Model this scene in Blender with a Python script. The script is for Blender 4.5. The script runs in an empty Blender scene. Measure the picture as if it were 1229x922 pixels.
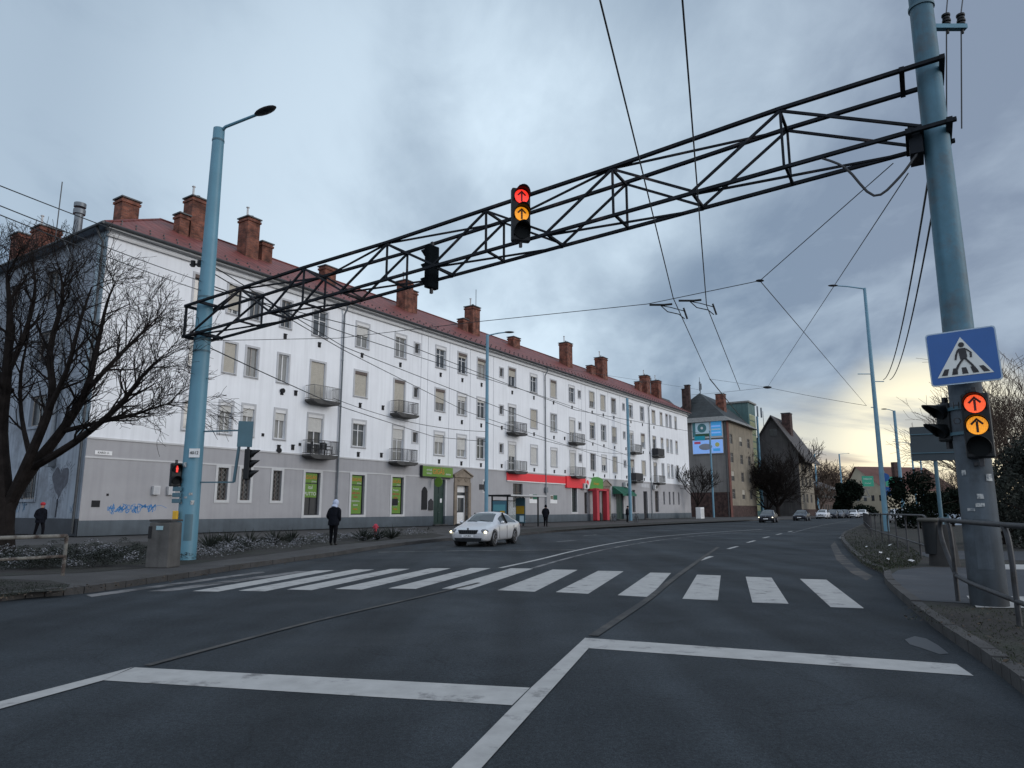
import bpy, bmesh, random
from math import *
from mathutils import Vector, Matrix
random.seed(7)
C = bpy.context.scene.collection
# ------------------------------------------------------------------ camera
F=842.; H=1.57; TH=atan(150/F); CX,CY=614.5,461.
def ray(u,v):
    r=(u-CX)/F; p=(CY-v)/F
    return (r,cos(TH)-sin(TH)*p,sin(TH)+cos(TH)*p)
def g(u,v,z=0.0):
    d=ray(u,v); t=(z-H)/d[2]; return Vector((d[0]*t,d[1]*t,z))
def at(u,v,Y):
    d=ray(u,v); t=Y/d[1]; return Vector((d[0]*t,Y,H+d[2]*t))
def zat(Y,v):
    k=(CY-v)/F
    return Y*(k*cos(TH)+sin(TH))/(cos(TH)-k*sin(TH))+H
sc=bpy.context.scene
cam=bpy.data.cameras.new('camera'); co=bpy.data.objects.new('camera',cam); C.objects.link(co)
cam.sensor_width=36; cam.lens=36*F/1229; cam.clip_end=3000; cam.clip_start=.05
co.location=(0,0,H); co.rotation_euler=(pi/2+TH,0,0); sc.camera=co
# ------------------------------------------------------------------ materials
MATS={}
def nt(name):
    m=bpy.data.materials.new(name); m.use_nodes=True
    t=m.node_tree; b=t.nodes['Principled BSDF']; return m,t,b
def ND(t,ty,**k):
    n=t.nodes.new(ty)
    for a,v in k.items():
        if a.startswith('i_'): n.inputs[int(a[2:])].default_value=v
        else: setattr(n,a,v)
    return n
def mat(name,col,rough=.7,var=.15,scale=3.,metal=0.,bump=.0,bscale=40.,streak=0.,emit=0.,spec=.5,col2=None,thr=None,grime=0.):
    """base colour broken up by noise; optional rain streaks, second colour patches, grime low down"""
    if name in MATS: return MATS[name]
    m,t,b=nt(name); L=t.links.new
    tc=ND(t,'ShaderNodeTexCoord')
    n=ND(t,'ShaderNodeTexNoise'); n.inputs['Scale'].default_value=scale; n.inputs['Detail'].default_value=7; n.inputs['Roughness'].default_value=.62
    L(tc.outputs['Object'],n.inputs['Vector'])
    r=ND(t,'ShaderNodeMapRange'); r.inputs[1].default_value=.3; r.inputs[2].default_value=.7
    r.inputs[3].default_value=1-var; r.inputs[4].default_value=1+var; L(n.outputs[0],r.inputs[0])
    mx=ND(t,'ShaderNodeVectorMath',operation='SCALE'); 
    src=None
    if col2:
        n2=ND(t,'ShaderNodeTexNoise'); n2.inputs['Scale'].default_value=scale*.6; n2.inputs['Detail'].default_value=8; n2.inputs['Roughness'].default_value=.7
        L(tc.outputs['Object'],n2.inputs['Vector'])
        rr=ND(t,'ShaderNodeMapRange'); th=thr or .5
        rr.inputs[1].default_value=th-.05; rr.inputs[2].default_value=th+.07; L(n2.outputs[0],rr.inputs[0])
        mc=ND(t,'ShaderNodeMix',data_type='RGBA'); L(rr.outputs[0],mc.inputs[0])
        mc.inputs[6].default_value=(*col,1); mc.inputs[7].default_value=(*col2,1)
        L(mc.outputs[2],mx.inputs[0])
    else: mx.inputs[0].default_value=col
    f=r.outputs[0]
    if streak:
        mp=ND(t,'ShaderNodeMapping'); mp.inputs['Scale'].default_value=(2.2,2.2,.12); L(tc.outputs['Object'],mp.inputs[0])
        n3=ND(t,'ShaderNodeTexNoise'); n3.inputs['Scale'].default_value=1.6; n3.inputs['Detail'].default_value=6; L(mp.outputs[0],n3.inputs['Vector'])
        r3=ND(t,'ShaderNodeMapRange'); r3.inputs[1].default_value=.42; r3.inputs[2].default_value=.72; r3.inputs[3].default_value=1; r3.inputs[4].default_value=1-streak
        L(n3.outputs[0],r3.inputs[0])
        ml=ND(t,'ShaderNodeMath',operation='MULTIPLY'); L(f,ml.inputs[0]); L(r3.outputs[0],ml.inputs[1]); f=ml.outputs[0]
    if grime:
        sp=ND(t,'ShaderNodeSeparateXYZ'); L(tc.outputs['Object'],sp.inputs[0])
        n4=ND(t,'ShaderNodeTexNoise'); n4.inputs['Scale'].default_value=1.3; n4.inputs['Detail'].default_value=6; L(tc.outputs['Object'],n4.inputs['Vector'])
        ad=ND(t,'ShaderNodeMath',operation='MULTIPLY_ADD'); L(n4.outputs[0],ad.inputs[0]); ad.inputs[1].default_value=-1.6; L(sp.outputs[2],ad.inputs[2])
        r4=ND(t,'ShaderNodeMapRange'); r4.inputs[1].default_value=-.75; r4.inputs[2].default_value=.5; r4.inputs[3].default_value=1-grime; r4.inputs[4].default_value=1
        L(ad.outputs[0],r4.inputs[0])
        ml=ND(t,'ShaderNodeMath',operation='MULTIPLY'); L(f,ml.inputs[0]); L(r4.outputs[0],ml.inputs[1]); f=ml.outputs[0]
    L(f,mx.inputs['Scale']); L(mx.outputs[0],b.inputs['Base Color'])
    b.inputs['Roughness'].default_value=rough; b.inputs['Metallic'].default_value=metal
    b.inputs['Specular IOR Level'].default_value=spec
    if bump:
        nb=ND(t,'ShaderNodeTexNoise'); nb.inputs['Scale'].default_value=bscale; nb.inputs['Detail'].default_value=5; L(tc.outputs['Object'],nb.inputs['Vector'])
        bp=ND(t,'ShaderNodeBump'); bp.inputs['Strength'].default_value=bump; bp.inputs['Distance'].default_value=.02
        L(nb.outputs[0],bp.inputs['Height']); L(bp.outputs[0],b.inputs['Normal'])
    if emit:
        b.inputs['Emission Color'].default_value=(*col,1); b.inputs['Emission Strength'].default_value=emit
    MATS[name]=m; return m
M_white=mat('white_stucco',(.77,.785,.81),.9,.06,.30,bump=.15,bscale=30,streak=.10)
M_grey=mat('grey_stucco',(.345,.34,.35),.9,.08,.5,bump=.15,bscale=30,streak=.08,grime=.12)
M_band=mat('grey_band',(.345,.345,.355),.9,.06,.5,bump=.1,streak=.06)
M_trim=mat('pale_trim',(.50,.50,.50),.85,.06,2)
M_plinth=mat('plinth_grey',(.10,.122,.142),.85,.14,.8,bump=.2,streak=.15,grime=.35)
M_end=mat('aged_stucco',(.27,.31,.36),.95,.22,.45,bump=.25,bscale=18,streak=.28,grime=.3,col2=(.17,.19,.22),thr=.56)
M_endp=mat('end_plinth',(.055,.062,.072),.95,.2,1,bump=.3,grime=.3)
M_fresh=mat('fresh_paint',(.33,.42,.48),.9,.06,1)
M_frame=mat('window_white',(.62,.62,.62),.5,.04,5)
M_wood=mat('window_wood',(.27,.25,.23),.6,.2,8)
M_sur=mat('window_surround',(.46,.465,.48),.85,.08,2,streak=.1)
M_shut=mat('roller_shutter',(.42,.39,.33),.6,.08,3)
M_shutw=mat('roller_shutter_pale',(.55,.54,.51),.6,.08,3)
M_box=mat('shutter_case_brown',(.10,.075,.065),.7,.2,5)
M_iron=mat('iron_dark',(.028,.028,.032),.55,.3,8,metal=.3)
M_rail=mat('iron_rail_grey',(.16,.16,.155),.6,.3,8,metal=.3)
M_conc=mat('concrete',(.07,.068,.066),.9,.3,2,bump=.3,streak=.3)
M_dark=mat('dark_void',(.012,.012,.014),.9,.2,4)
M_black=mat('black_plastic',(.006,.008,.010),.5,.2,6,spec=.3)
M_sigback=mat('signal_back',(.005,.007,.009),.9,.25,5,spec=.05)
M_zinc=mat('zinc_pipe',(.17,.19,.21),.5,.2,3,metal=.4,streak=.2)
M_gut=mat('gutter_dark',(.05,.055,.06),.5,.3,3,metal=.3)
M_blue=mat('pole_blue',(.095,.235,.315),.5,.10,1.2,streak=.16,bump=.08,bscale=12,grime=.15)
M_bluer=mat('pole_blue_worn',(.058,.155,.215),.62,.25,1.4,streak=.5,bump=.25,bscale=9,grime=.6,col2=(.075,.105,.125),thr=.56)
M_steel=mat('truss_steel',(.010,.013,.018),.75,.45,3,spec=.2,col2=(.055,.042,.040),thr=.60)
M_wire=mat('wire',(.02,.022,.026),.6,.1,3)
M_asph=None
M_paint=mat('road_paint',(.36,.36,.35),.8,.14,3.6,col2=(.15,.15,.148),thr=.60,bump=.2,bscale=90)
M_paintw=mat('road_paint_worn',(.17,.17,.17),.8,.2,2,col2=(.04,.042,.045),thr=.50)
M_seam=mat('tar_seam',(.052,.050,.047),.85,.3,2,col2=(.024,.026,.028),thr=.50)
M_kerb=mat('kerb_stone',(.043,.042,.042),.9,.35,1.5,bump=.4,col2=(.04,.038,.036),thr=.56)
M_path=mat('path_asphalt',(.044,.043,.043),.9,.35,.9,bump=.4,col2=(.035,.033,.031),thr=.55)
M_pathr=mat('path_paving',(.027,.033,.042),.85,.25,.8,bump=.3,col2=(.045,.048,.055),thr=.55)
M_soil=mat('soil',(.016,.014,.013),1.,.5,1.2,bump=1.,bscale=14,col2=(.013,.016,.010),thr=.5)
M_ground=mat('far_ground',(.035,.034,.030),1.,.4,.1)
M_grassm=mat('grass_blades',(.018,.024,.010),.9,.5,2)
M_litter=mat('dead_leaves',(.05,.035,.022),.9,.5,3)
M_frost=mat('silver_leaves',(.27,.275,.30),.9,.4,4)
M_shrub=mat('shrub_dark',(.013,.018,.013),.9,.5,3)
M_twig=mat('bark_dark',(.017,.014,.013),.95,.4,4,bump=.5,bscale=20,spec=.1)
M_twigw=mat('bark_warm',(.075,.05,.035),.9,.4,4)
M_everg=mat('evergreen',(.008,.013,.009),.95,.6,1.2,spec=.08)
M_sleeve=mat('mast_grey_base',(.075,.095,.115),.8,.25,1.5,streak=.55,bump=.3,bscale=8,grime=.6,col2=(.045,.055,.065),thr=.54)
def brick(name,c1,c2,mo,s=5.):
    m,t,b=nt(name); L=t.links.new
    tc=ND(t,'ShaderNodeTexCoord'); sp=ND(t,'ShaderNodeSeparateXYZ'); L(tc.outputs['Object'],sp.inputs[0])
    a=ND(t,'ShaderNodeMath',operation='ADD'); L(sp.outputs[0],a.inputs[0]); L(sp.outputs[1],a.inputs[1])
    cb=ND(t,'ShaderNodeCombineXYZ'); L(a.outputs[0],cb.inputs[0]); L(sp.outputs[2],cb.inputs[1])
    k=ND(t,'ShaderNodeTexBrick'); k.inputs['Scale'].default_value=s; k.inputs['Mortar Size'].default_value=.025
    k.inputs['Brick Width'].default_value=.9; k.inputs['Row Height'].default_value=.32; k.inputs['Bias'].default_value=-.2
    k.inputs['Color1'].default_value=(*c1,1); k.inputs['Color2'].default_value=(*c2,1); k.inputs['Mortar'].default_value=(*mo,1)
    L(cb.outputs[0],k.inputs['Vector'])
    n=ND(t,'ShaderNodeTexNoise'); n.inputs['Scale'].default_value=1.8; n.inputs['Detail'].default_value=7; L(tc.outputs['Object'],n.inputs['Vector'])
    r=ND(t,'ShaderNodeMapRange'); r.inputs[1].default_value=.35; r.inputs[2].default_value=.65; r.inputs[3].default_value=.45; r.inputs[4].default_value=1.25; L(n.outputs[0],r.inputs[0])
    v=ND(t,'ShaderNodeVectorMath',operation='SCALE'); L(k.outputs[0],v.inputs[0]); L(r.outputs[0],v.inputs['Scale']); L(v.outputs[0],b.inputs['Base Color'])
    b.inputs['Roughness'].default_value=.95
    bp=ND(t,'ShaderNodeBump'); bp.inputs['Strength'].default_value=.5; bp.inputs['Distance'].default_value=.02; L(k.outputs[1],bp.inputs['Height']); bp.invert=True; L(bp.outputs[0],b.inputs['Normal'])
    return m
M_brick=brick('chimney_brick',(.21,.07,.042),(.085,.032,.025),(.16,.12,.10),3.6)
M_brickd=brick('brick_base',(.07,.035,.03),(.05,.03,.027),(.05,.045,.04),4.)
def tiles(name,c,fx=3.,fz=4.,rough=.55):
    m,t,b=nt(name); L=t.links.new
    tc=ND(t,'ShaderNodeTexCoord'); sp=ND(t,'ShaderNodeSeparateXYZ'); L(tc.outputs['Object'],sp.inputs[0])
    def saw(o,f):
        k=ND(t,'ShaderNodeMath',operation='MULTIPLY'); L(o,k.inputs[0]); k.inputs[1].default_value=f
        q=ND(t,'ShaderNodeMath',operation='FRACT'); L(k.outputs[0],q.inputs[0]); return q.outputs[0]
    a=saw(sp.outputs[0],fx); z=saw(sp.outputs[2],fz)
    pp=ND(t,'ShaderNodeMath',operation='PINGPONG'); L(a,pp.inputs[0]); pp.inputs[1].default_value=.5
    s=ND(t,'ShaderNodeMath',operation='ADD'); L(pp.outputs[0],s.inputs[0]); L(z,s.inputs[1])
    bp=ND(t,'ShaderNodeBump'); bp.inputs['Strength'].default_value=.9; bp.inputs['Distance'].default_value=.06; L(s.outputs[0],bp.inputs['Height']); L(bp.outputs[0],b.inputs['Normal'])
    n=ND(t,'ShaderNodeTexNoise'); n.inputs['Scale'].default_value=1.1; n.inputs['Detail'].default_value=8; L(tc.outputs['Object'],n.inputs['Vector'])
    r=ND(t,'ShaderNodeMapRange'); r.inputs[1].default_value=.3; r.inputs[2].default_value=.7; r.inputs[3].default_value=.65; r.inputs[4].default_value=1.2; L(n.outputs[0],r.inputs[0])
    r2=ND(t,'ShaderNodeMapRange'); r2.inputs[1].default_value=0; r2.inputs[2].default_value=.25; r2.inputs[3].default_value=.5; r2.inputs[4].default_value=1; L(z,r2.inputs[0])
    ml=ND(t,'ShaderNodeMath',operation='MULTIPLY'); L(r.outputs[0],ml.inputs[0]); L(r2.outputs[0],ml.inputs[1])
    v=ND(t,'ShaderNodeVectorMath',operation='SCALE'); v.inputs[0].default_value=c; L(ml.outputs[0],v.inputs['Scale']); L(v.outputs[0],b.inputs['Base Color'])
    b.inputs['Roughness'].default_value=rough
    return m
M_roof=tiles('red_roof_tile',(.17,.042,.034),1.7,2.6)
M_roofg=tiles('slate_grey',(.026,.034,.036),2.2,3)
M_roofb=tiles('roof_brown',(.05,.042,.04),2.2,3)
def glass(name,base,rough=.04,var=.5):
    m,t,b=nt(name); L=t.links.new
    tc=ND(t,'ShaderNodeTexCoord'); n=ND(t,'ShaderNodeTexNoise'); n.inputs['Scale'].default_value=1.3; L(tc.outputs['Object'],n.inputs['Vector'])
    oi=ND(t,'ShaderNodeObjectInfo'); a=ND(t,'ShaderNodeMath',operation='ADD'); L(n.outputs[0],a.inputs[0]); L(oi.outputs['Random'],a.inputs[1])
    r=ND(t,'ShaderNodeMapRange'); r.inputs[1].default_value=.3; r.inputs[2].default_value=1.6; r.inputs[3].default_value=1-var; r.inputs[4].default_value=1+var; L(a.outputs[0],r.inputs[0])
    v=ND(t,'ShaderNodeVectorMath',operation='SCALE'); v.inputs[0].default_value=base; L(r.outputs[0],v.inputs['Scale']); L(v.outputs[0],b.inputs['Base Color'])
    b.inputs['Roughness'].default_value=rough; b.inputs['Specular IOR Level'].default_value=.8
    return m
M_glass=glass('glass_dark',(.045,.05,.055)); M_glassc=glass('glass_curtain',(.22,.22,.21)); M_glassf=glass('glass_far',(.03,.032,.035),.25)
M_cglass=glass('car_glass',(.05,.06,.062),.03,.2)
def flat(name,c,rough=.6,emit=0.,metal=0.,var=.06): return mat(name,c,rough,var,4,metal=metal,emit=emit)
M_greens=flat('sign_green',(.11,.22,.025)); M_orange=flat('sign_orange',(.55,.17,.02)); M_text=flat('sign_white',(.6,.6,.58)); M_redd=flat('sign_red',(.62,.03,.04),.6,.12)
M_redc=flat('column_red',(.42,.03,.045)); M_redl=flat('letter_red',(.45,.06,.04)); M_dgreen=flat('door_green',(.006,.03,.024),.4); M_awn=flat('awning_green',(.01,.10,.06)); M_bgreen=flat('banner_green',(.06,.25,.04))
M_bwhite=flat('clean_white',(.7,.7,.7)); M_yellow=flat('yellow_box',(.55,.32,.02)); M_stone=mat('portal_stone',(.22,.18,.14),.9,.25,2,bump=.3,streak=.2)
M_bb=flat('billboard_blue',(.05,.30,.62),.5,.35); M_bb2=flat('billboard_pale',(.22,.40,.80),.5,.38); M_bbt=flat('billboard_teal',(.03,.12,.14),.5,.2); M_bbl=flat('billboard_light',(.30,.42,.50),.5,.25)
M_sblue=flat('sign_blue',(.008,.085,.30),.4,.04); M_swhite=flat('sign_face_white',(.52,.55,.55),.4,.10); M_sedge=flat('sign_rim',(.35,.45,.55),.4); M_sback=mat('sign_back',(.05,.115,.15),.5,.12,2)
M_sgreen=flat('road_sign_green',(.01,.22,.14),.5,.15)
def asphalt():
    m,t,b=nt('asphalt'); L=t.links.new
    tc=ND(t,'ShaderNodeTexCoord')
    def N(s,d=6,r=.6):
        n=ND(t,'ShaderNodeTexNoise'); n.inputs['Scale'].default_value=s; n.inputs['Detail'].default_value=d; n.inputs['Roughness'].default_value=r; L(tc.outputs['Object'],n.inputs['Vector']); return n.outputs[0]
    def MR(o,a,b_,c,d):
        r=ND(t,'ShaderNodeMapRange'); r.inputs[1].default_value=a; r.inputs[2].default_value=b_; r.inputs[3].default_value=c; r.inputs[4].default_value=d; L(o,r.inputs[0]); return r.outputs[0]
    def MU(a,b_):
        k=ND(t,'ShaderNodeMath',operation='MULTIPLY'); L(a,k.inputs[0]); L(b_,k.inputs[1]); return k.outputs[0]
    big=MR(N(.16,6),.36,.64,.78,1.22); mid=MR(N(1.3,7),.3,.7,.88,1.12); fine=MU(MR(N(85,3,.9),.36,.64,.45,1.6),MR(N(24,5,.9),.38,.62,.62,1.4))
    # wheel tracks run along the travel direction
    mp=ND(t,'ShaderNodeMapping'); mp.inputs['Rotation'].default_value=(0,0,-radians(-20)); mp.inputs['Scale'].default_value=(1.,.05,1); L(tc.outputs['Object'],mp.inputs[0])
    tr=ND(t,'ShaderNodeTexNoise'); tr.inputs['Scale'].default_value=.9; tr.inputs['Detail'].default_value=4; L(mp.outputs[0],tr.inputs['Vector'])
    trk=MR(tr.outputs[0],.38,.62,.80,1.25)
    # fine cracks
    vo=ND(t,'ShaderNodeTexVoronoi',feature='DISTANCE_TO_EDGE'); vo.inputs['Scale'].default_value=.55
    dn=ND(t,'ShaderNodeTexNoise'); dn.inputs['Scale'].default_value=2.5; L(tc.outputs['Object'],dn.inputs['Vector'])
    ad=ND(t,'ShaderNodeMixRGB'); ad.inputs[0].default_value=.22; L(tc.outputs['Object'],ad.inputs[1]); L(dn.outputs[1],ad.inputs[2]); L(ad.outputs[0],vo.inputs['Vector'])
    ck=MR(vo.outputs[0],0,.006,.72,1.)
    f=MU(MU(MU(big,mid),MU(fine,trk)),ck)
    v=ND(t,'ShaderNodeVectorMath',operation='SCALE'); v.inputs[0].default_value=(.0265,.0325,.038); L(f,v.inputs['Scale']); L(v.outputs[0],b.inputs['Base Color'])
    L(MR(N(.25,5),.35,.65,.68,.90),b.inputs['Roughness']); b.inputs['Specular IOR Level'].default_value=.16
    bp=ND(t,'ShaderNodeBump'); bp.inputs['Strength'].default_value=.5; bp.inputs['Distance'].default_value=.01; L(N(60,3,.8),bp.inputs['Height']); L(bp.outputs[0],b.inputs['Normal'])
    return m
M_asph=asphalt()
def dots(name):
    m=MATS[name]; t=m.node_tree; b=t.nodes['Principled BSDF']; L=t.links.new
    tc=ND(t,'ShaderNodeTexCoord'); v=ND(t,'ShaderNodeTexVoronoi'); v.inputs['Scale'].default_value=46; v.inputs['Randomness'].default_value=.25; L(tc.outputs['Object'],v.inputs['Vector'])
    r=ND(t,'ShaderNodeMapRange'); r.inputs[1].default_value=.1; r.inputs[2].default_value=.6; e=b.inputs['Emission Strength'].default_value; r.inputs[3].default_value=e*1.25; r.inputs[4].default_value=e*.55
    L(v.outputs['Distance'],r.inputs[0]); L(r.outputs[0],b.inputs['Emission Strength'])
def water():
    m,t,b=nt('puddle_water'); b.inputs['Base Color'].default_value=(.01,.01,.012,1); b.inputs['Base Color'].default_value=(.045,.052,.06,1); b.inputs['Roughness'].default_value=.5; b.inputs['Specular IOR Level'].default_value=.2; return m  # pale sheen of the puddle put into the base colour, little real reflection
M_water=water()
# ------------------------------------------------------------------ mesh builder
class MB:
    def __init__(s): s.v=[]; s.f=[]; s.m=[]; s.mats=[]; s.cur=0
    def mat(s,m):
        if m not in s.mats: s.mats.append(m)
        s.cur=s.mats.index(m); return s
    def face(s,pts):
        n=len(s.v); s.v+= [tuple(p) for p in pts]; s.f.append(tuple(range(n,n+len(pts)))); s.m.append(s.cur); return s
    def raw(s,vs,fs):
        n=len(s.v); s.v+=[tuple(p) for p in vs]
        for f in fs: s.f.append(tuple(n+i for i in f)); s.m.append(s.cur)
        return s
    def box(s,x0,x1,y0,y1,z0,z1):
        v=[(x,y,z) for z in(z0,z1) for y in(y0,y1) for x in(x0,x1)]
        return s.raw(v,[(0,2,3,1),(4,5,7,6),(0,1,5,4),(2,6,7,3),(0,4,6,2),(1,3,7,5)])
    def bar(s,a,b,w,h=None,up=(0,0,1)):
        h=h or w; a=Vector(a); b=Vector(b); d=(b-a).normalized(); u=Vector(up)
        if abs(d.dot(u))>.98: u=Vector((0,1,0))
        x=d.cross(u).normalized()*(w/2); y=x.cross(d).normalized()*(h/2)
        v=[p+q for p in(a,b) for q in(-x-y,x-y,x+y,-x+y)]
        return s.raw(v,[(0,1,2,3),(7,6,5,4),(0,4,5,1),(1,5,6,2),(2,6,7,3),(3,7,4,0)])
    def tube(s,pts,r,n=8,cap=True):
        pts=[Vector(p) for p in pts]; rs=r if isinstance(r,(list,tuple)) else [r]*len(pts)
        vs=[]; ref=None
        for i,p in enumerate(pts):
            d=(pts[min(i+1,len(pts)-1)]-pts[max(i-1,0)]).normalized()
            if ref is None:
                ref=Vector((0,0,1)) if abs(d.z)<.9 else Vector((1,0,0))
            x=(ref-d*ref.dot(d)).normalized(); ref=x; y=d.cross(x)
            for k in range(n):
                a=2*pi*k/n; vs.append(p+x*(rs[i]*cos(a))+y*(rs[i]*sin(a)))
        fs=[]
        for i in range(len(pts)-1):
            for k in range(n): k2=(k+1)%n; fs.append((i*n+k,i*n+k2,(i+1)*n+k2,(i+1)*n+k))
        if cap: fs.append(tuple(range(n))[::-1]); fs.append(tuple((len(pts)-1)*n+k for k in range(n)))
        return s.raw(vs,fs)
    def cyl(s,x,y,z0,z1,r,n=16,r1=None): return s.tube([(x,y,z0),(x,y,z1)],[r,r if r1 is None else r1],n)
    def prism(s,poly,axis,a,b):
        """poly in the two other axes, extruded along axis from a to b"""
        def P(p,t):
            return {'x':(t,p[0],p[1]),'y':(p[0],t,p[1]),'z':(p[0],p[1],t)}[axis]
        n=len(poly); v=[P(p,a) for p in poly]+[P(p,b) for p in poly]
        return s.raw(v,[tuple(range(n)),tuple(range(2*n-1,n-1,-1))]+[(i,i+n,(i+1)%n+n,(i+1)%n) for i in range(n)])
    def ball(s,c,r,nu=12,nv=8):
        rx,ry,rz=(r,r,r) if not isinstance(r,(tuple,list)) else r
        v=[];fs=[]
        for j in range(nv+1):
            ph=-pi/2+pi*j/nv
            for i in range(nu): a=2*pi*i/nu; v.append((c[0]+rx*cos(ph)*cos(a),c[1]+ry*cos(ph)*sin(a),c[2]+rz*sin(ph)))
        for j in range(nv):
            for i in range(nu): fs.append((j*nu+i,j*nu+(i+1)%nu,(j+1)*nu+(i+1)%nu,(j+1)*nu+i))
        return s.raw(v,fs)
    def build(s,name,m=None,parent=None,smooth=False,bevel=0,fix=True):
        if m is not None and not s.mats: s.mats=[m]
        me=bpy.data.meshes.new(name); me.from_pydata(s.v,[],s.f)
        for q in s.mats: me.materials.append(q)
        if len(s.mats)>1: me.polygons.foreach_set('material_index',s.m)
        bm=bmesh.new(); bm.from_mesh(me)
        bmesh.ops.remove_doubles(bm,verts=bm.verts,dist=1e-5) if len(bm.verts)<60000 else None
        if fix: bmesh.ops.recalc_face_normals(bm,faces=bm.faces)
        if smooth:
            for f in bm.faces: f.smooth=True
            for e in bm.edges:
                if len(e.link_faces)==2 and e.calc_face_angle(0)>.7: e.smooth=False
        bm.to_mesh(me); bm.free()
        o=bpy.data.objects.new(name,me); C.objects.link(o)
        if parent: o.parent=parent
        if bevel:
            b=o.modifiers.new('b','BEVEL'); b.width=bevel; b.segments=2; b.limit_method='ANGLE'
        return o
def tag(o,label=None,cat=None,group=None,kind=None):
    if label: o['label']=label
    if cat: o['category']=cat
    if group: o['group']=group
    if kind: o['kind']=kind
    return o
def empty(name,loc=(0,0,0),rz=0.,label=None,cat=None,group=None,parent=None):
    o=bpy.data.objects.new(name,None); C.objects.link(o); o.location=loc; o.rotation_euler=(0,0,rz); o.empty_display_size=.2
    if parent: o.parent=parent
    return tag(o,label,cat,group)
KIDS={}
def copy_tree(o,parent=None):
    c=o.copy(); C.objects.link(c)
    if parent: c.parent=parent
    for ch in [k for k in C.objects if k.parent==o]: copy_tree(ch,c)
    return c
def text(s,size,m,parent,loc,rot,name='lettering',ext=.004,align='CENTER',scx=1.):
    cu=bpy.data.curves.new(name,'FONT'); cu.body=s; cu.size=size; cu.extrude=ext; cu.align_x=align; cu.align_y='CENTER'; cu.materials.append(m); cu.resolution_u=3
    t_=bpy.data.objects.new('t',cu); C.objects.link(t_); dg=bpy.context.evaluated_depsgraph_get(); me=bpy.data.meshes.new_from_object(t_.evaluated_get(dg)); me.name=name
    bpy.data.objects.remove(t_); bpy.data.curves.remove(cu)
    o=bpy.data.objects.new(name,me); C.objects.link(o); o.parent=parent; o.location=loc; o.rotation_euler=rot; o.scale=(scx,1,1); return o
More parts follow.
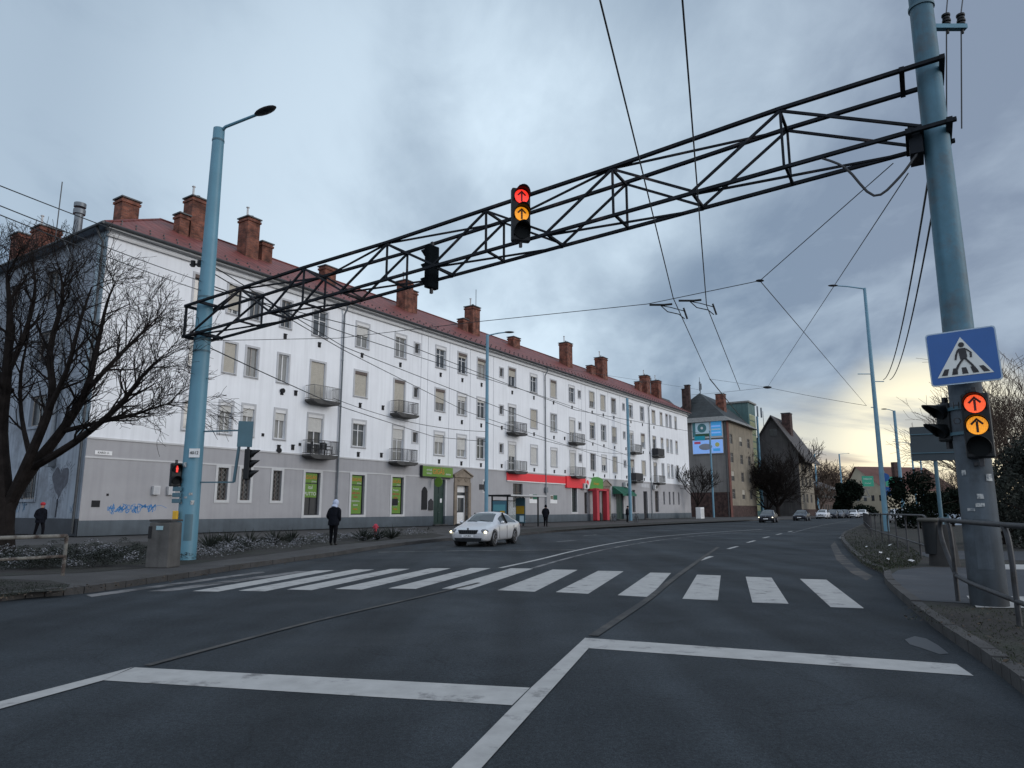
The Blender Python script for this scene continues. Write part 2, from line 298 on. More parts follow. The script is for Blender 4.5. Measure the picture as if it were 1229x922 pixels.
# ------------------------------------------------------------------ sky and light
def build_world():
    w=bpy.data.worlds.new('World'); sc.world=w; w.use_nodes=True; t=w.node_tree; t.nodes.clear(); L=t.links.new
    out=ND(t,'ShaderNodeOutputWorld'); bg=ND(t,'ShaderNodeBackground'); L(bg.outputs[0],out.inputs[0])
    tc=ND(t,'ShaderNodeTexCoord'); sp=ND(t,'ShaderNodeSeparateXYZ'); L(tc.outputs['Generated'],sp.inputs[0])
    def M(op,a,b=None,clamp=False):
        k=ND(t,'ShaderNodeMath',operation=op); k.use_clamp=clamp
        for i,q in enumerate((a,b)):
            if q is None: continue
            if isinstance(q,(int,float)): k.inputs[i].default_value=q
            else: L(q,k.inputs[i])
        return k.outputs[0]
    def MR(o,a,b,c=0.,d=1.,sm=True):
        r=ND(t,'ShaderNodeMapRange'); r.interpolation_type='SMOOTHSTEP' if sm else 'LINEAR'
        r.inputs[1].default_value=a; r.inputs[2].default_value=b; r.inputs[3].default_value=c; r.inputs[4].default_value=d; L(o,r.inputs[0]); return r.outputs[0]
    def blob(u,v,r0,r1):
        d=Vector(ray(u,v)).normalized()
        k=ND(t,'ShaderNodeVectorMath',operation='DOT_PRODUCT'); L(tc.outputs['Generated'],k.inputs[0]); k.inputs[1].default_value=d
        return MR(k.outputs['Value'],cos(radians(r1)),cos(radians(r0)))
    def mix(f,a,b):
        k=ND(t,'ShaderNodeMix',data_type='RGBA'); 
        if isinstance(f,(int,float)): k.inputs[0].default_value=f
        else: L(f,k.inputs[0])
        for i,q in ((6,a),(7,b)):
            if isinstance(q,tuple): k.inputs[i].default_value=(*q,1)
            else: L(q,k.inputs[i])
        return k.outputs[2]
    zc=M('ADD',M('MAXIMUM',sp.outputs[2],0.),.22)
    cx=M('DIVIDE',sp.outputs[0],zc); cy=M('DIVIDE',sp.outputs[1],zc)
    cb=ND(t,'ShaderNodeCombineXYZ'); L(cx,cb.inputs[0]); L(cy,cb.inputs[1])
    def noise(s,d,r,dist,rot=0,scl=(1,1,1)):
        mp=ND(t,'ShaderNodeMapping'); mp.inputs['Rotation'].default_value=(0,0,rot); mp.inputs['Scale'].default_value=scl; L(cb.outputs[0],mp.inputs[0])
        n=ND(t,'ShaderNodeTexNoise'); n.inputs['Scale'].default_value=s; n.inputs['Detail'].default_value=d; n.inputs['Roughness'].default_value=r; n.inputs['Distortion'].default_value=dist; L(mp.outputs[0],n.inputs['Vector']); return n.outputs[0]
    n1=noise(.8,7,.5,.3,.6,(1,.7,1)); n2=noise(2.0,8,.52,.35,.5,(1,.6,1)); n3=noise(.42,3,.5,.3,1.)
    n4=noise(5.,7,.6,.5,.4,(1,.6,1)); n=M('ADD',M('ADD',M('MULTIPLY',n1,.42),M('MULTIPLY',n2,.30)),M('ADD',M('MULTIPLY',n3,.18),M('MULTIPLY',n4,.10)))
    bright=MR(n,.42,.585)
    bl=blob(500,255,4,26); b2=blob(760,110,3,20); b3=blob(250,150,3,14)
    lev=M('ADD',M('MULTIPLY',bright,.66),M('ADD',M('MULTIPLY',bl,.42),M('MULTIPLY',b2,.22)))
    dk=blob(230,20,4,30); dk2=blob(1010,400,0,24); dk3=blob(1260,150,0,34)
    lev=M('SUBTRACT',lev,M('ADD',M('MULTIPLY',dk,.28),M('ADD',M('MULTIPLY',dk2,.12),M('MULTIPLY',dk3,.12))),True)
    base=mix(lev,(.215,.295,.405),(.70,.845,.97))
    rightness=MR(M('DIVIDE',sp.outputs[0],M('MAXIMUM',M('ABSOLUTE',sp.outputs[1]),.01)),.15,.75)
    base=mix(M('MULTIPLY',rightness,.55),base,mix(lev,(.255,.30,.395),(.55,.65,.77)))
    # clear yellow band low in the right part of the sky
    el=M('ADD',sp.outputs[2],M('MULTIPLY',M('SUBTRACT',n2,.5),.10))
    low=MR(el,.175,.07); low=M('MULTIPLY',low,MR(M('DIVIDE',sp.outputs[0],M('MAXIMUM',M('ABSOLUTE',sp.outputs[1]),.01)),.05,.42))
    stripes=noise(1.5,6,.55,.2,-.5,(.5,1.6,1))
    cream=mix(MR(stripes,.42,.56),(.42,.43,.44),(.80,.78,.66))
    base=mix(M('MULTIPLY',low,.9),base,cream)
    hz=M('MULTIPLY',MR(el,.085,.01),blob(1010,600,4,22)); base=mix(M('MULTIPLY',hz,.75),base,(.90,.62,.32))
    glow=M('MULTIPLY',blob(1120,530,.5,8),MR(stripes,.40,.58,.2,1)); base=mix(glow,base,(1.2,1.1,.80))
    # brighter overcast high up; unseen sky behind the viewer raised to fill the facade
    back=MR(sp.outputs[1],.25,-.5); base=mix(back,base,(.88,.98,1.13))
    up=MR(sp.outputs[2],.62,.95); base=mix(M('MULTIPLY',up,.8),base,(.62,.70,.84))
    gnd=MR(sp.outputs[2],0.0,-.03); base=mix(gnd,base,(.05,.05,.05))
    sky=ND(t,'ShaderNodeTexSky',sky_type='NISHITA'); sky.sun_disc=False; sky.sun_elevation=radians(14); sky.sun_rotation=radians(105)
    b2_=ND(t,'ShaderNodeBackground'); L(sky.outputs[0],b2_.inputs[0]); b2_.inputs[1].default_value=.006
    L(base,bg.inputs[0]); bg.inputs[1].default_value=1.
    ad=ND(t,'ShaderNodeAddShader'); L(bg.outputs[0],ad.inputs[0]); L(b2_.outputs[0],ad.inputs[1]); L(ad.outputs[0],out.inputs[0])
    s=bpy.data.lights.new('facade_fill','SUN'); s.energy=1.15; s.angle=radians(30); s.color=(1,.96,.92)  # lamp added from the right to brighten the facade, off the sunset side
    so=bpy.data.objects.new('facade_fill',s); C.objects.link(so)
    az=radians(105); e=radians(14); d=Vector((sin(az)*cos(e),cos(az)*cos(e),sin(e)))
    so.rotation_euler=(-d).to_track_quat('-Z','Y').to_euler(); so.location=(30,0,40)
build_world()
sc.view_settings.view_transform='Standard'; sc.view_settings.look='None'; sc.view_settings.exposure=0
sc.render.engine='CYCLES'
try: sc.cycles.use_denoising=True
except: pass
sc.cycles.max_bounces=6; sc.cycles.sample_clamp_indirect=4
# ------------------------------------------------------------------ ground, road, kerbs
KZ=.12
gr=MB().face([(-900,-300,-.03),(1200,-300,-.03),(1200,1800,-.03),(-900,1800,-.03)]).build('ground',M_ground); tag(gr,kind='structure')
LK=[(-700,860),(-250,775),(0,722),(100,712.5),(200,697.5),(300,681.5),(400,667.5),(470,656.5),(540,649),(620,643),(700,636),(760,632),(830,628.3),(900,625.4),(960,623),(1010,620.7)]
RK=[(1420,1010),(1300,893),(1229,833),(1180,795),(1120,752),(1078,716),(1063,700),(1060,689),(1036,678),(1018,660),(1010,648),(1013,641),(1024,636),(1034,631),(1041,627),(1044,623),(1041,620.5),(1036,618.8)]
def smooth_poly(P,k=4):
    out=[]
    for i in range(len(P)-1):
        p0,p1,p2,p3=P[max(i-1,0)],P[i],P[i+1],P[min(i+2,len(P)-1)]
        for j in range(k):
            t=j/k; q=.5*((2*p1)+(p2-p0)*t+(2*p0-5*p1+4*p2-p3)*t*t+(3*p1-p0-3*p2+p3)*t*t*t); out.append(q)
    out.append(P[-1]); return out
lk=smooth_poly([g(*p) for p in LK]); rk=smooth_poly([g(*p) for p in RK])
far=Vector((78,175,0)); far2=Vector((110,300,0))
lk2=[Vector((-10.5,-12,0))]+lk+[Vector((64,175,0)),Vector((84,320,0))]
rk2=[Vector((4.9,-12,0))]+rk+[Vector((86,175,0)),Vector((104,320,0))]
n=len(lk2); m=len(rk2)
road=MB().face(lk2+rk2[::-1]).build('road',M_asph,fix=False)
bm=bmesh.new(); bm.from_mesh(road.data); bmesh.ops.triangulate(bm,faces=bm.faces)
for f in bm.faces:
    if f.normal.z<0: f.normal_flip()
bm.to_mesh(road.data); bm.free(); tag(road,kind='structure')
def sheet(name,pts,m,z,kind='structure',sub=None):
    o=MB().face([(p[0],p[1],z) for p in pts]).build(name,m,fix=False)
    bm=bmesh.new(); bm.from_mesh(o.data); bmesh.ops.triangulate(bm,faces=bm.faces)
    for f in bm.faces:
        if f.normal.z<0: f.normal_flip()
    bm.to_mesh(o.data); bm.free(); return tag(o,kind=kind)
sheet('verge',lk2+[Vector((-60,330,0)),Vector((-250,330,0)),Vector((-250,-12,0))],M_path,KZ)
sheet('roadside_ground',rk2+[Vector((300,320,0)),Vector((300,-12,0))],M_soil,KZ)
def kerb(name,line,side,w=.14,x0=0,x1=None):
    b=MB(); L=line[x0:x1]
    off=[]
    for i,p in enumerate(L):
        d=(L[min(i+1,len(L)-1)]-L[max(i-1,0)]); d=Vector((d.x,d.y,0)).normalized(); off.append(Vector((-d.y,d.x,0))*side)
    for i in range(len(L)-1):
        a,b_=L[i],L[i+1]; seg=(b_-a).length; k=max(1,int(seg/1.0)) if seg<60 else 1
        for j in range(k):
            t0,t1=j/k+.01/max(seg,.1),(j+1)/k-.01/max(seg,.1)
            p=a.lerp(b_,t0); q=a.lerp(b_,t1); o0=off[i].lerp(off[i+1],t0)*w; o1=off[i].lerp(off[i+1],t1)*w
            h=KZ+.012+random.uniform(-.008,.012)
            v=[p-o0*.1,q-o1*.1,q+o1,p+o0]
            b.raw([(a_.x,a_.y,-.02) for a_ in v]+[(a_.x,a_.y,h) for a_ in v],[(4,5,6,7),(0,1,5,4),(1,2,6,5),(2,3,7,6),(3,0,4,7)])
    return tag(b.build(name,M_kerb),kind='structure')
kerb('kerb',lk2,1); kerb('kerb',rk2,-1)
# planting bed and its leafy cover, footpath along the houses
bed=[(-350,770),(-120,722),(0,692),(110,687),(200,680),(240,676),(300,668),(350,662),(395,655),(440,651),(470,648),(520,645.5),(534,643),(520,640),(440,641),(395,642.5),(330,645),(240,649),(110,652),(0,656),(-300,664)]
bedw=[g(u,v,KZ) for u,v in bed]
sheet('planting_bed',bedw,M_soil,KZ+.006)
bed2=[g(u,v,KZ) for u,v in [(-700,880),(-200,765),(-50,727),(0,714),(40,711),(78,709),(84,702),(60,697),(0,695),(-120,727),(-700,860)]]
sheet('muddy_verge',bed2,M_soil,KZ+.006)
fp=[g(u,v,KZ) for u,v in [(-300,655),(0,647),(100,645.5),(250,643),(400,639),(540,634),(700,629),(830,624),(830,622.5),(700,626.4),(540,630.5),(400,635),(250,640),(90,644),(-300,652)]]
# soft mud and grass strip further on along the kerb
for pts in ([(560,645),(700,634.3),(800,628.8),(900,624.6),(905,623.4),(800,626.6),(700,631),(600,637)],):
    sheet('verge_soil',[g(u,v,KZ) for u,v in pts],M_soil,KZ+.005)
def inpoly(p,poly):
    c=False; j=len(poly)-1
    for i in range(len(poly)):
        a,b=poly[i],poly[j]
        if (a[1]>p[1])!=(b[1]>p[1]) and p[0]<(b[0]-a[0])*(p[1]-a[1])/(b[1]-a[1])+a[0]: c=not c
        j=i
    return c
def rnd_in(poly,xmin=-1e9):
    xs=[p[0] for p in poly]; ys=[p[1] for p in poly]
    while True:
        p=(random.uniform(max(min(xs),xmin),max(xs)),random.uniform(min(ys),max(ys)))
        if inpoly(p,poly): return p
def leaf(b,c,s):
    a=random.uniform(0,2*pi); t=random.uniform(-.9,.9)
    x=Vector((cos(a),sin(a),t*.6))*s; y=Vector((-sin(a),cos(a),random.uniform(-.8,.8)))*s*.5
    b.face([c-x,c+y,c+x,c-y])
b=MB()
clumps=[]
def px_in(poly_px):
    while True:
        u=random.uniform(min(p[0] for p in poly_px),max(p[0] for p in poly_px)); v=random.uniform(min(p[1] for p in poly_px),max(p[1] for p in poly_px))
        if inpoly((u,v),poly_px): return g(u,v,KZ)
frostzone=[(-40,690),(110,682),(200,674),(240,672),(300,664),(350,658),(395,652),(440,648),(470,645.5),(520,643.5),(505,640),(440,643),(395,645),(330,652),(240,660),(110,668),(0,674)]
for i in range(330):
    p=px_in(frostzone) if random.random()<.8 else px_in(bed[2:-1])
    r=random.uniform(.22,.5); hh_=r*random.uniform(.55,.9)
    uu_=CX+F*p.x/max(p.y,.1); fr=random.random()<(.65 if uu_>225 else .22)
    for k in range(int(230*(r/.4)**2)):
        a=random.uniform(0,2*pi); ph=random.uniform(.05,1)**.7*pi/2; rr=r*random.uniform(.72,1.05); q=rr*cos(ph); h=hh_*sin(ph)*random.uniform(.8,1.15)
        b.mat(M_frost if (fr and random.random()<.6 and ph>.3) else M_shrub); leaf(b,Vector((p.x+q*cos(a),p.y+q*sin(a),KZ+h)),random.uniform(.013,.030))
tag(b.build('ground_cover',fix=False),kind='stuff')
# right side paving, dirt on the road, puddles
pr=[g(u,v,KZ) for u,v in [(1069,690),(1078,684.5),(1110,681),(1160,681.5),(1229,683),(1330,686),(1330,732),(1229,729),(1150,724),(1092,720.5),(1084,714),(1072,702)]]
sheet('side_path',pr,M_pathr,KZ+.006)
sheet('side_path',[g(u,v,KZ) for u,v in [(1098,664),(1128,661),(1400,664),(1400,676),(1229,673),(1120,671)]],M_pathr,KZ+.006)
for q in ([(1160,716),(1400,719),(1400,733),(1172,730)],[(1205,678),(1400,680),(1400,686),(1205,684)]):
    sheet('road_marking',[g(u,v,KZ) for u,v in q],M_paint,KZ+.012)
M_dust=mat('road_dust',(.030,.034,.038),.95,.25,2.2,col2=(.085,.076,.068),thr=.50)
sheet('road_dirt',[g(u,v) for u,v in [(1002,650),(1010,664),(1028,681),(1048,692),(1040,697),(1022,688),(1004,672),(997,655)]],M_dust,.004)
sheet('puddle_water',[g(u,v) for u,v in [(1006,646),(1012,641.5),(1024,640.8),(1019,646),(1013,648)]],M_water,.005)
sheet('puddle_water',[g(u,v) for u,v in [(1086,768),(1098,764),(1112,767),(1126,775),(1139,785),(1128,786),(1108,779),(1092,774)]],M_water,.005)
# ------------------------------------------------------------------ road markings
def mark(pts,m=M_paint,z=.004,name='road_marking'): return sheet(name,[g(u,v) for u,v in pts],m,z)
Z=[[(960,695),(991.7,696),(1037,730.5),(997,729)],[(895,692.4),(926,693.5),(946.5,725),(903,723.4)],[(836.5,690),(865,691),(861.6,721),(819,719)],
[(780.5,687.5),(805.5,688),(779.4,717),(741.3,714.7)],[(718,685.3),(748.4,686),(706,713),(667,711)],[(663.4,683.7),(693.4,684.2),(641.7,710.5),(597,708.7)],
[(613,682.3),(640,682.6),(563,708),(530,706.8)],[(565,682),(589,682.2),(499,707),(466,706.6)],[(517,682.2),(541,682.4),(434,708),(402,707.2)],[(469,683),(492,683),(374,708.6),(344,707.8)],
[(425,683.6),(449,683.8),(318,710),(286,709.2)],[(378,685),(402,684.6),(262,710.4),(231,709.8)]]
for q in Z: mark(q)
mark([(355,686),(372,686),(205,710),(176,710)],M_paintw)
mark([(103,714.5),(315,686),(318,687.6),(110,717)],M_paintw,.006)
mark([(702.6,766),(1148,797.5),(1168.6,811.6),(707,778.4)])
mark([(702.6,766),(707,778.4),(579,922),(330,1210),(285,1210),(547,918),(557,908.5),(637.8,826)],z=.008)
mark([(161.5,801.5),(636,826),(614.5,847),(122.6,817)])
mark([(160,801.5),(0,843),(-300,922),(-300,945),(0,852),(124,817.5)],z=.008)
def strip(pts,w,m,z=.006,name='road_marking'):
    P=smooth_poly([g(u,v) for u,v in pts],3); L=[];R=[]
    for i,p in enumerate(P):
        d=(P[min(i+1,len(P)-1)]-P[max(i-1,0)]).normalized(); q=Vector((-d.y,d.x,0))*w/2; L.append(p+q); R.append(p-q)
    b=MB()
    for i in range(len(P)-1): b.face([(q.x,q.y,z) for q in (L[i],R[i],R[i+1],L[i+1])])
    o=b.build(name,m); 
    return tag(o,kind='structure')
strip([(176,800),(280,772),(383,745),(500,718),(575,700)],.09,M_seam,.012,'tar_seam')
strip([(712,764),(745,742),(780,718),(815,690),(862,657)],.13,M_seam,.012,'tar_seam')
strip([(600,682),(650,671),(691,661),(740,651.5),(789,644.5),(850,639.5),(915,635.5)],.14,M_paint)
strip([(640,682),(690,668),(745,656),(800,647.5),(860,641.5),(925,637)],.14,M_paintw)
strip([(454,663),(560,661.2),(690,660.2)],.22,M_paintw)
for a,c in [((839,673),(854,668)),((874,659),(885,656)),((897,651.5),(906,649)),((916,646),(923,644.3)),((932,642),(938,640.6)),((946,638.7),(951,637.6))]: strip([a,c],.16,M_paint)
strip([(668,650.5),(692,648.5)],.2,M_paintw); strip([(700,643.5),(716,642)],.2,M_paintw)
strip([(950,640),(985,631),(1020,625)],.12,M_paintw)
# grass, litter on the right verge
b=MB()
vz=[(1085,745),(1078,727),(1150,727),(1229,733),(1400,745),(1500,960),(1380,950),(1300,880),(1229,818),(1180,782),(1120,748)]
for i in range(7000):
    p=px_in(vz); a=random.uniform(0,2*pi); h=random.uniform(.01,.045); w=.006; q=Vector((cos(a)*w,sin(a)*w,0)); l=Vector((random.uniform(-.04,.04),random.uniform(-.04,.04),h))
    b.face([p-q+Vector((0,0,.005)),p+q+Vector((0,0,.005)),p+l])
vz2=[(1012,641),(1024,636),(1036,632),(1060,640),(1090,655),(1110,668),(1100,680),(1070,683),(1058,688),(1035,677),(1019,660)]
for i in range(5000):
    p=px_in(vz2); a=random.uniform(0,2*pi); h=random.uniform(.02,.07); w=.012; q=Vector((cos(a)*w,sin(a)*w,0)); l=Vector((random.uniform(-.05,.05),random.uniform(-.05,.05),h))
    b.face([p-q,p+q,p+l])
tag(b.build('grass',M_grassm,fix=False),kind='stuff')
b=MB()
for i in range(900):
    p=px_in(vz) if random.random()<.45 else (px_in(vz2) if random.random()<.5 else px_in([(0,722),(200,700),(400,670),(400,664),(200,692),(0,715)]))
    leaf(b,p+Vector((0,0,.02)),random.uniform(.015,.035))
tag(b.build('fallen_leaves',M_litter,fix=False),kind='stuff')
b=MB()
for z_ in ([(-300,790),(-50,727),(40,711),(80,708),(82,702),(0,697),(-120,728)],):
    for i in range(5000):
        p=px_in(z_); a=random.uniform(0,2*pi); h=random.uniform(.01,.05); w=.008; q=Vector((cos(a)*w,sin(a)*w,0)); l=Vector((random.uniform(-.05,.05),random.uniform(-.05,.05),h))
        b.face([p-q,p+q,p+l])
tag(b.build('grass',M_shrub,fix=False),kind='stuff')
for u,v in [(1057,664),(1094,674),(1068,655),(1120,676.5),(1040,657),(1066,672)]:
    p=g(u,v,KZ+.02); b=MB(); leaf(b,Vector((0,0,.03)),.09); leaf(b,Vector((.03,.02,.04)),.06); o=b.build('paper_scrap',M_bwhite); o.location=p
    tag(o,'scrap of white paper lying on the dark verge by the railing','paper','litter scraps on the right verge')
# ------------------------------------------------------------------ white apartment building
A0=g(92,645,KZ); AZ=atan2(1180-CX,F/cos(TH)); RZ=pi/2-AZ
D=Vector((sin(AZ),cos(AZ),0)); N=Vector((cos(AZ),-sin(AZ),0))
bld=empty('apartment_building',(A0.x,A0.y,KZ),RZ,'long white four storey apartment building with red tiled roof and grey ground floor','building')
LEN=93.6; DEP=12.4; WING=26.
def wall(name,x0,x1,z0,z1,opens,m,y=0.,dep=.2,parent=bld,axis='x',reveal=None,sgn=1):
    """wall sheet on a plane with real openings and reveals; opens=(a0,a1,z0,z1)"""
    xs=sorted({x0,x1,*[o[i] for o in opens for i in(0,1) if x0<o[i]<x1]}); zs=sorted({z0,z1,*[o[i] for o in opens for i in(2,3) if z0<o[i]<z1]})
    b=MB(); P=(lambda a,d,z:(a,y+d,z)) if axis=='x' else (lambda a,d,z:(y+d,a,z))
    for i in range(len(xs)-1):
        for j in range(len(zs)-1):
            cx,cz=(xs[i]+xs[i+1])/2,(zs[j]+zs[j+1])/2
            if any(o[0]<cx<o[1] and o[2]<cz<o[3] for o in opens): continue
            b.face([P(xs[i],0,zs[j]),P(xs[i+1],0,zs[j]),P(xs[i+1],0,zs[j+1]),P(xs[i],0,zs[j+1])])
    for a0,a1,c0,c1 in opens:
        e0,e1=max(c0,z0),min(c1,z1)
        if e0>=e1: continue
        b.face([P(a0,0,e0),P(a0,dep*sgn,e0),P(a0,dep*sgn,e1),P(a0,0,e1)]); b.face([P(a1,0,e0),P(a1,dep*sgn,e0),P(a1,dep*sgn,e1),P(a1,0,e1)])
        if c1<=z1: b.face([P(a0,0,c1),P(a1,0,c1),P(a1,dep*sgn,c1),P(a0,dep*sgn,c1)])
        if c0>=z0: b.face([P(a0,0,c0),P(a1,0,c0),P(a1,dep*sgn,c0),P(a0,dep*sgn,c0)])
    return b.build(name,m,parent,fix=False)
R1=(13.95,15.85); R2=(10.05,11.98); R3=(6.15,8.12); G0=(2.0,4.05)
cols=[(5.75,.85),(8.15,.85),(9.8,.85),(12.33,.85),(15.4,1.3),(19.7,1.3),(24.1,1.25),(29.4,1.3),(32.6,1.3),(35.65,1.3),(41.05,1.3),(45.3,1.3),
      (49.55,1.3),(53.9,1.3),(59.1,1.3),(62.2,1.3),(65.35,1.3),(70.8,1.3),(74.8,1.3),(79.05,1.2),(82.05,.85),(84.3,.8),(85.85,.8),(88.15,.8)]
small=[26.18,39.1,55.8,68.5]
balc={(15.4,2),(15.4,3),(24.1,2),(24.1,3),(41.05,2),(41.05,3),(53.9,2),(53.9,3),(70.8,2),(70.8,3),(79.05,2),(79.05,3)}
wins=[]
for s,w in cols:
    for r,(a,c) in ((1,R1),(2,R2),(3,R3)):
        if (s,r) in balc: a=a-.85
        wins.append((s-w/2,s+w/2,a,c,r,(s,r) in balc))
for s in small:
    for zc in (15.1,11.25,7.4): wins.append((s-.3,s+.3,zc-.42,zc+.42,0,False))
gf=[]  # ground floor openings: s0,s1,z0,z1,kind
for s in (8.25,9.9,12.35): gf.append((s-.36,s+.36,2.0,4.0,'grille'))
for s in (15.4,19.8,24.2): gf.append((s-.68,s+.68,1.02,4.0,'shop'))
gf+=[(28.75,30.3,.14,4.0,'gdoor'),(31.9,33.6,.14,3.55,'portal'),(36.05,36.7,3.1,4.05,'small'),(41.2,43.0,1.6,4.0,'dark'),(53.5,54.75,1.1,3.9,'shop2'),(56.6,57.5,.9,3.4,'dark'),
     (61.6,63.2,.14,3.55,'portal'),(65.4,67.6,.14,3.4,'gdoor2'),(70.5,71.5,1.0,4.0,'dark'),(74.3,75.7,.14,3.9,'ddoor'),(78.5,79.9,1.0,4.0,'dark')]
for s in (82.05,84.3,85.95,88.2): gf.append((s-.3,s+.3,2.1,4.0,'dark'))
allo=[w[:4] for w in wins]+[q[:4] for q in gf]
wall('upper_wall',0,LEN,5.2,17.05,allo,M_white)
wall('ground_floor_wall',0,LEN,.85,5.2,allo,M_grey,y=-.02,dep=.22)
wall('plinth',-.03,LEN,.05,.85,allo,M_plinth,y=-.06,dep=.26)
MB().box(-.02,LEN,-.075,-.021,5.16,5.26).build('string_course',M_trim,bld)
b=MB(); x=0
for q in sorted([q for q in gf if q[3]>=3.99 and q[2]<4]+[(0,0,0,0,0)],key=lambda q:q[0]): pass
MB().box(-.02,28.3,-.055,-.021,4.13,4.22).build('string_course',M_trim,bld)
b=MB()   # cornice
b.box(-.12,LEN+.1,-.16,.0,16.5,16.62); b.box(-.2,LEN+.2,-.42,.0,16.86,17.05); b.box(-.3,LEN+.3,-.5,0,17.0,17.06)
b.build('cornice',M_trim,bld)
MB().tube([(-.55,-.56,17.02),(LEN+.5,-.56,17.02)],.085,8).build('gutter',M_gut,bld)
# faint vertical joints of the facade
b=MB()
for s in (26.75,27.65,30.7,33.85,37.7,56.3,57.35,60.4,63.65,67.35): b.box(s-.025,s+.025,-.012,-.002,5.27,16.5)
b.build('facade_joint',mat('joint_grey',(.42,.43,.46),.9),bld)
b=MB()
for s in (27.2,): pass
# windows
WC={}
def winmesh(key,fn):
    if key not in WC: WC[key]=fn()
    return WC[key]
def inst(name,me,parent,loc=(0,0,0)):
    o=bpy.data.objects.new(name,me); C.objects.link(o); o.parent=parent; o.location=loc; return o
def mk(name,b,m=None):
    o=b.build(name,m); me=o.data; bpy.data.objects.remove(o); return me
def add_window(parent,s,z0,w,h,sh=0.,door=False,frame=M_frame,gl=M_glass,case=None,rec=.13,shm=M_shut,sill=True,surround=True,axis='x'):
    f=.06
    def fr():
        b=MB(); y0,y1=rec,rec+.06
        b.box(-w/2,-w/2+f,y0,y1,0,h); b.box(w/2-f,w/2,y0,y1,0,h); b.box(-w/2+f,w/2-f,y0,y1,0,f); b.box(-w/2+f,w/2-f,y0,y1,h-f,h)
        if w>.7: b.box(-.04,.04,y0-.01,y1,f,h-f)
        if door:
            b.box(-w/2+f,-.04,y0,y1,.75,.82); b.box(.04,w/2-f,y0,y1,.75,.82)
            b.box(-w/2+f,-.04,y0,y1,1.7,1.75); b.box(.04,w/2-f,y0,y1,1.7,1.75)
        elif w>1.2 and h>1.5: b.box(-w/2+f,-.04,y0,y1,h*.62,h*.62+.05); b.box(.04,w/2-f,y0,y1,h*.62,h*.62+.05)
        return mk('window',b,frame)
    o=inst('balcony_door' if door else 'window',winmesh(('f',w,h,door,frame.name,rec),fr),parent,(s,0,z0))
    inst('pane',winmesh(('p',w,h,gl.name,rec),lambda:mk('pane',MB().face([(-w/2+.01,rec+.035,.01),(w/2-.01,rec+.035,.01),(w/2-.01,rec+.035,h-.01),(-w/2+.01,rec+.035,h-.01)]),gl)),o)
    if surround:
        def su():
            b=MB(); t=.14; y0,y1=-.035,-.002
            zb=0 if door else -t
            b.box(-w/2-t,-w/2,y0,y1,zb,h+t); b.box(w/2,w/2+t,y0,y1,zb,h+t); b.box(-w/2,w/2,y0,y1,h,h+t)
            if not door: b.box(-w/2,w/2,y0,y1,-t,0)
            return mk('surround',b,M_sur)
        inst('surround',winmesh(('s',w,h,door),su),o)
        if sill and not door: inst('sill',winmesh(('l',w),lambda:mk('sill',MB().box(-w/2-.1,w/2+.1,-.10,-.036,-.07,-.03),M_sur)),o)
    if sh>0:
        def sf():
            b=MB(); hh=h*sh; y=rec-.05; k=0
            z=h-.02
            while z>h-hh: b.box(-w/2+.02,w/2-.02,y-.008,y+.008,z-.046,z-.002); z-=.05
            return mk('shutter',b,shm)
        inst('shutter',winmesh(('sh',w,h,round(sh,2),shm.name,rec),sf),o)
    if case is not None:
        inst('shutter_case',winmesh(('c',w,h,case.name),lambda:mk('shutter_case',MB().box(-w/2,w/2,-.02,rec-.02,h-.22,h),case)),o)
    return o
rs=random.Random(3)
spec={(8.15,1):(.85,0),(8.15,2):(1.,0),(8.15,3):(.3,1),(9.8,1):(0,0),(9.8,2):(0,0),(9.8,3):(.35,1),(12.33,1):(0,0),(12.33,2):(0,0),(12.33,3):(.35,1),(15.4,1):(0,0),(15.4,2):(.95,0),(15.4,3):(.42,1),
 (19.7,1):(.5,1),(19.7,2):(1.,2),(19.7,3):(.12,1),(24.1,1):(.12,1),(24.1,2):(.93,2),(24.1,3):(.35,1),(29.4,1):(.12,1),(29.4,2):(.62,2),(29.4,3):(.42,1),(32.6,1):(.2,2),(32.6,2):(.3,1),(32.6,3):(.65,1),
 (35.65,1):(.25,2),(35.65,2):(.2,1),(35.65,3):(0,0),(41.05,1):(.45,2),(41.05,3):(.5,1),(45.3,1):(.12,1),(45.3,3):(1.,1),(49.55,1):(1.,2),(49.55,2):(0,0),(49.55,3):(1.,1),(53.9,3):(.9,1)}
for a0,a1,z0,z1,r,bal in wins:
    w=round(a1-a0,3); h=round(z1-z0,3); s=(a0+a1)/2
    if r==0:
        add_window(bld,s,z0,w,h,0,False,M_wood,M_glassf,None,surround=True,sill=False); continue
    sh,cs=spec.get((round(s,2),r),(rs.choice([0,0,.15,.35,.6,1.]),rs.choice([0,1,2])))
    fr=M_frame if rs.random()<.55 or cs==1 else M_wood
    add_window(bld,s,z0,w,h,sh,bal,fr,M_glassc if rs.random()<.5 else M_glass,{0:None,1:M_frame,2:M_box}[cs],shm=M_shutw if cs==1 else M_shut)
# vents under windows
def vent():
    b=MB(); b.box(-.12,.12,-.05,-.002,-.18,.18); b.box(-.15,.15,-.075,-.051,.13,.19); return mk('vent',b,M_dark)
vm=vent()
for s,w in cols[3:20]:
    for r,z in ((1,13.3),(2,9.35),(3,5.55)):
        if (s,r) in balc: 
            if r>1: inst('vent',vm,bld,(s-1.9,0,z+.1))
            continue
        if r==1 or (s,r) not in balc: inst('vent',vm,bld,(s,0,z))
for s,z in ((11.0,6.3),(14.1,5.9)): MB().box(s-.09,s+.09,-.05,-.002,z-.1,z+.1).build('vent',M_dark,bld)
for s,z in ((5.75,5.4),(12.33,5.35),(12.33,9.45)): 
    b=MB().tube([(s,-.16,z),(s,-.002,z)],.17,14); b.build('vent',M_dark,bld)
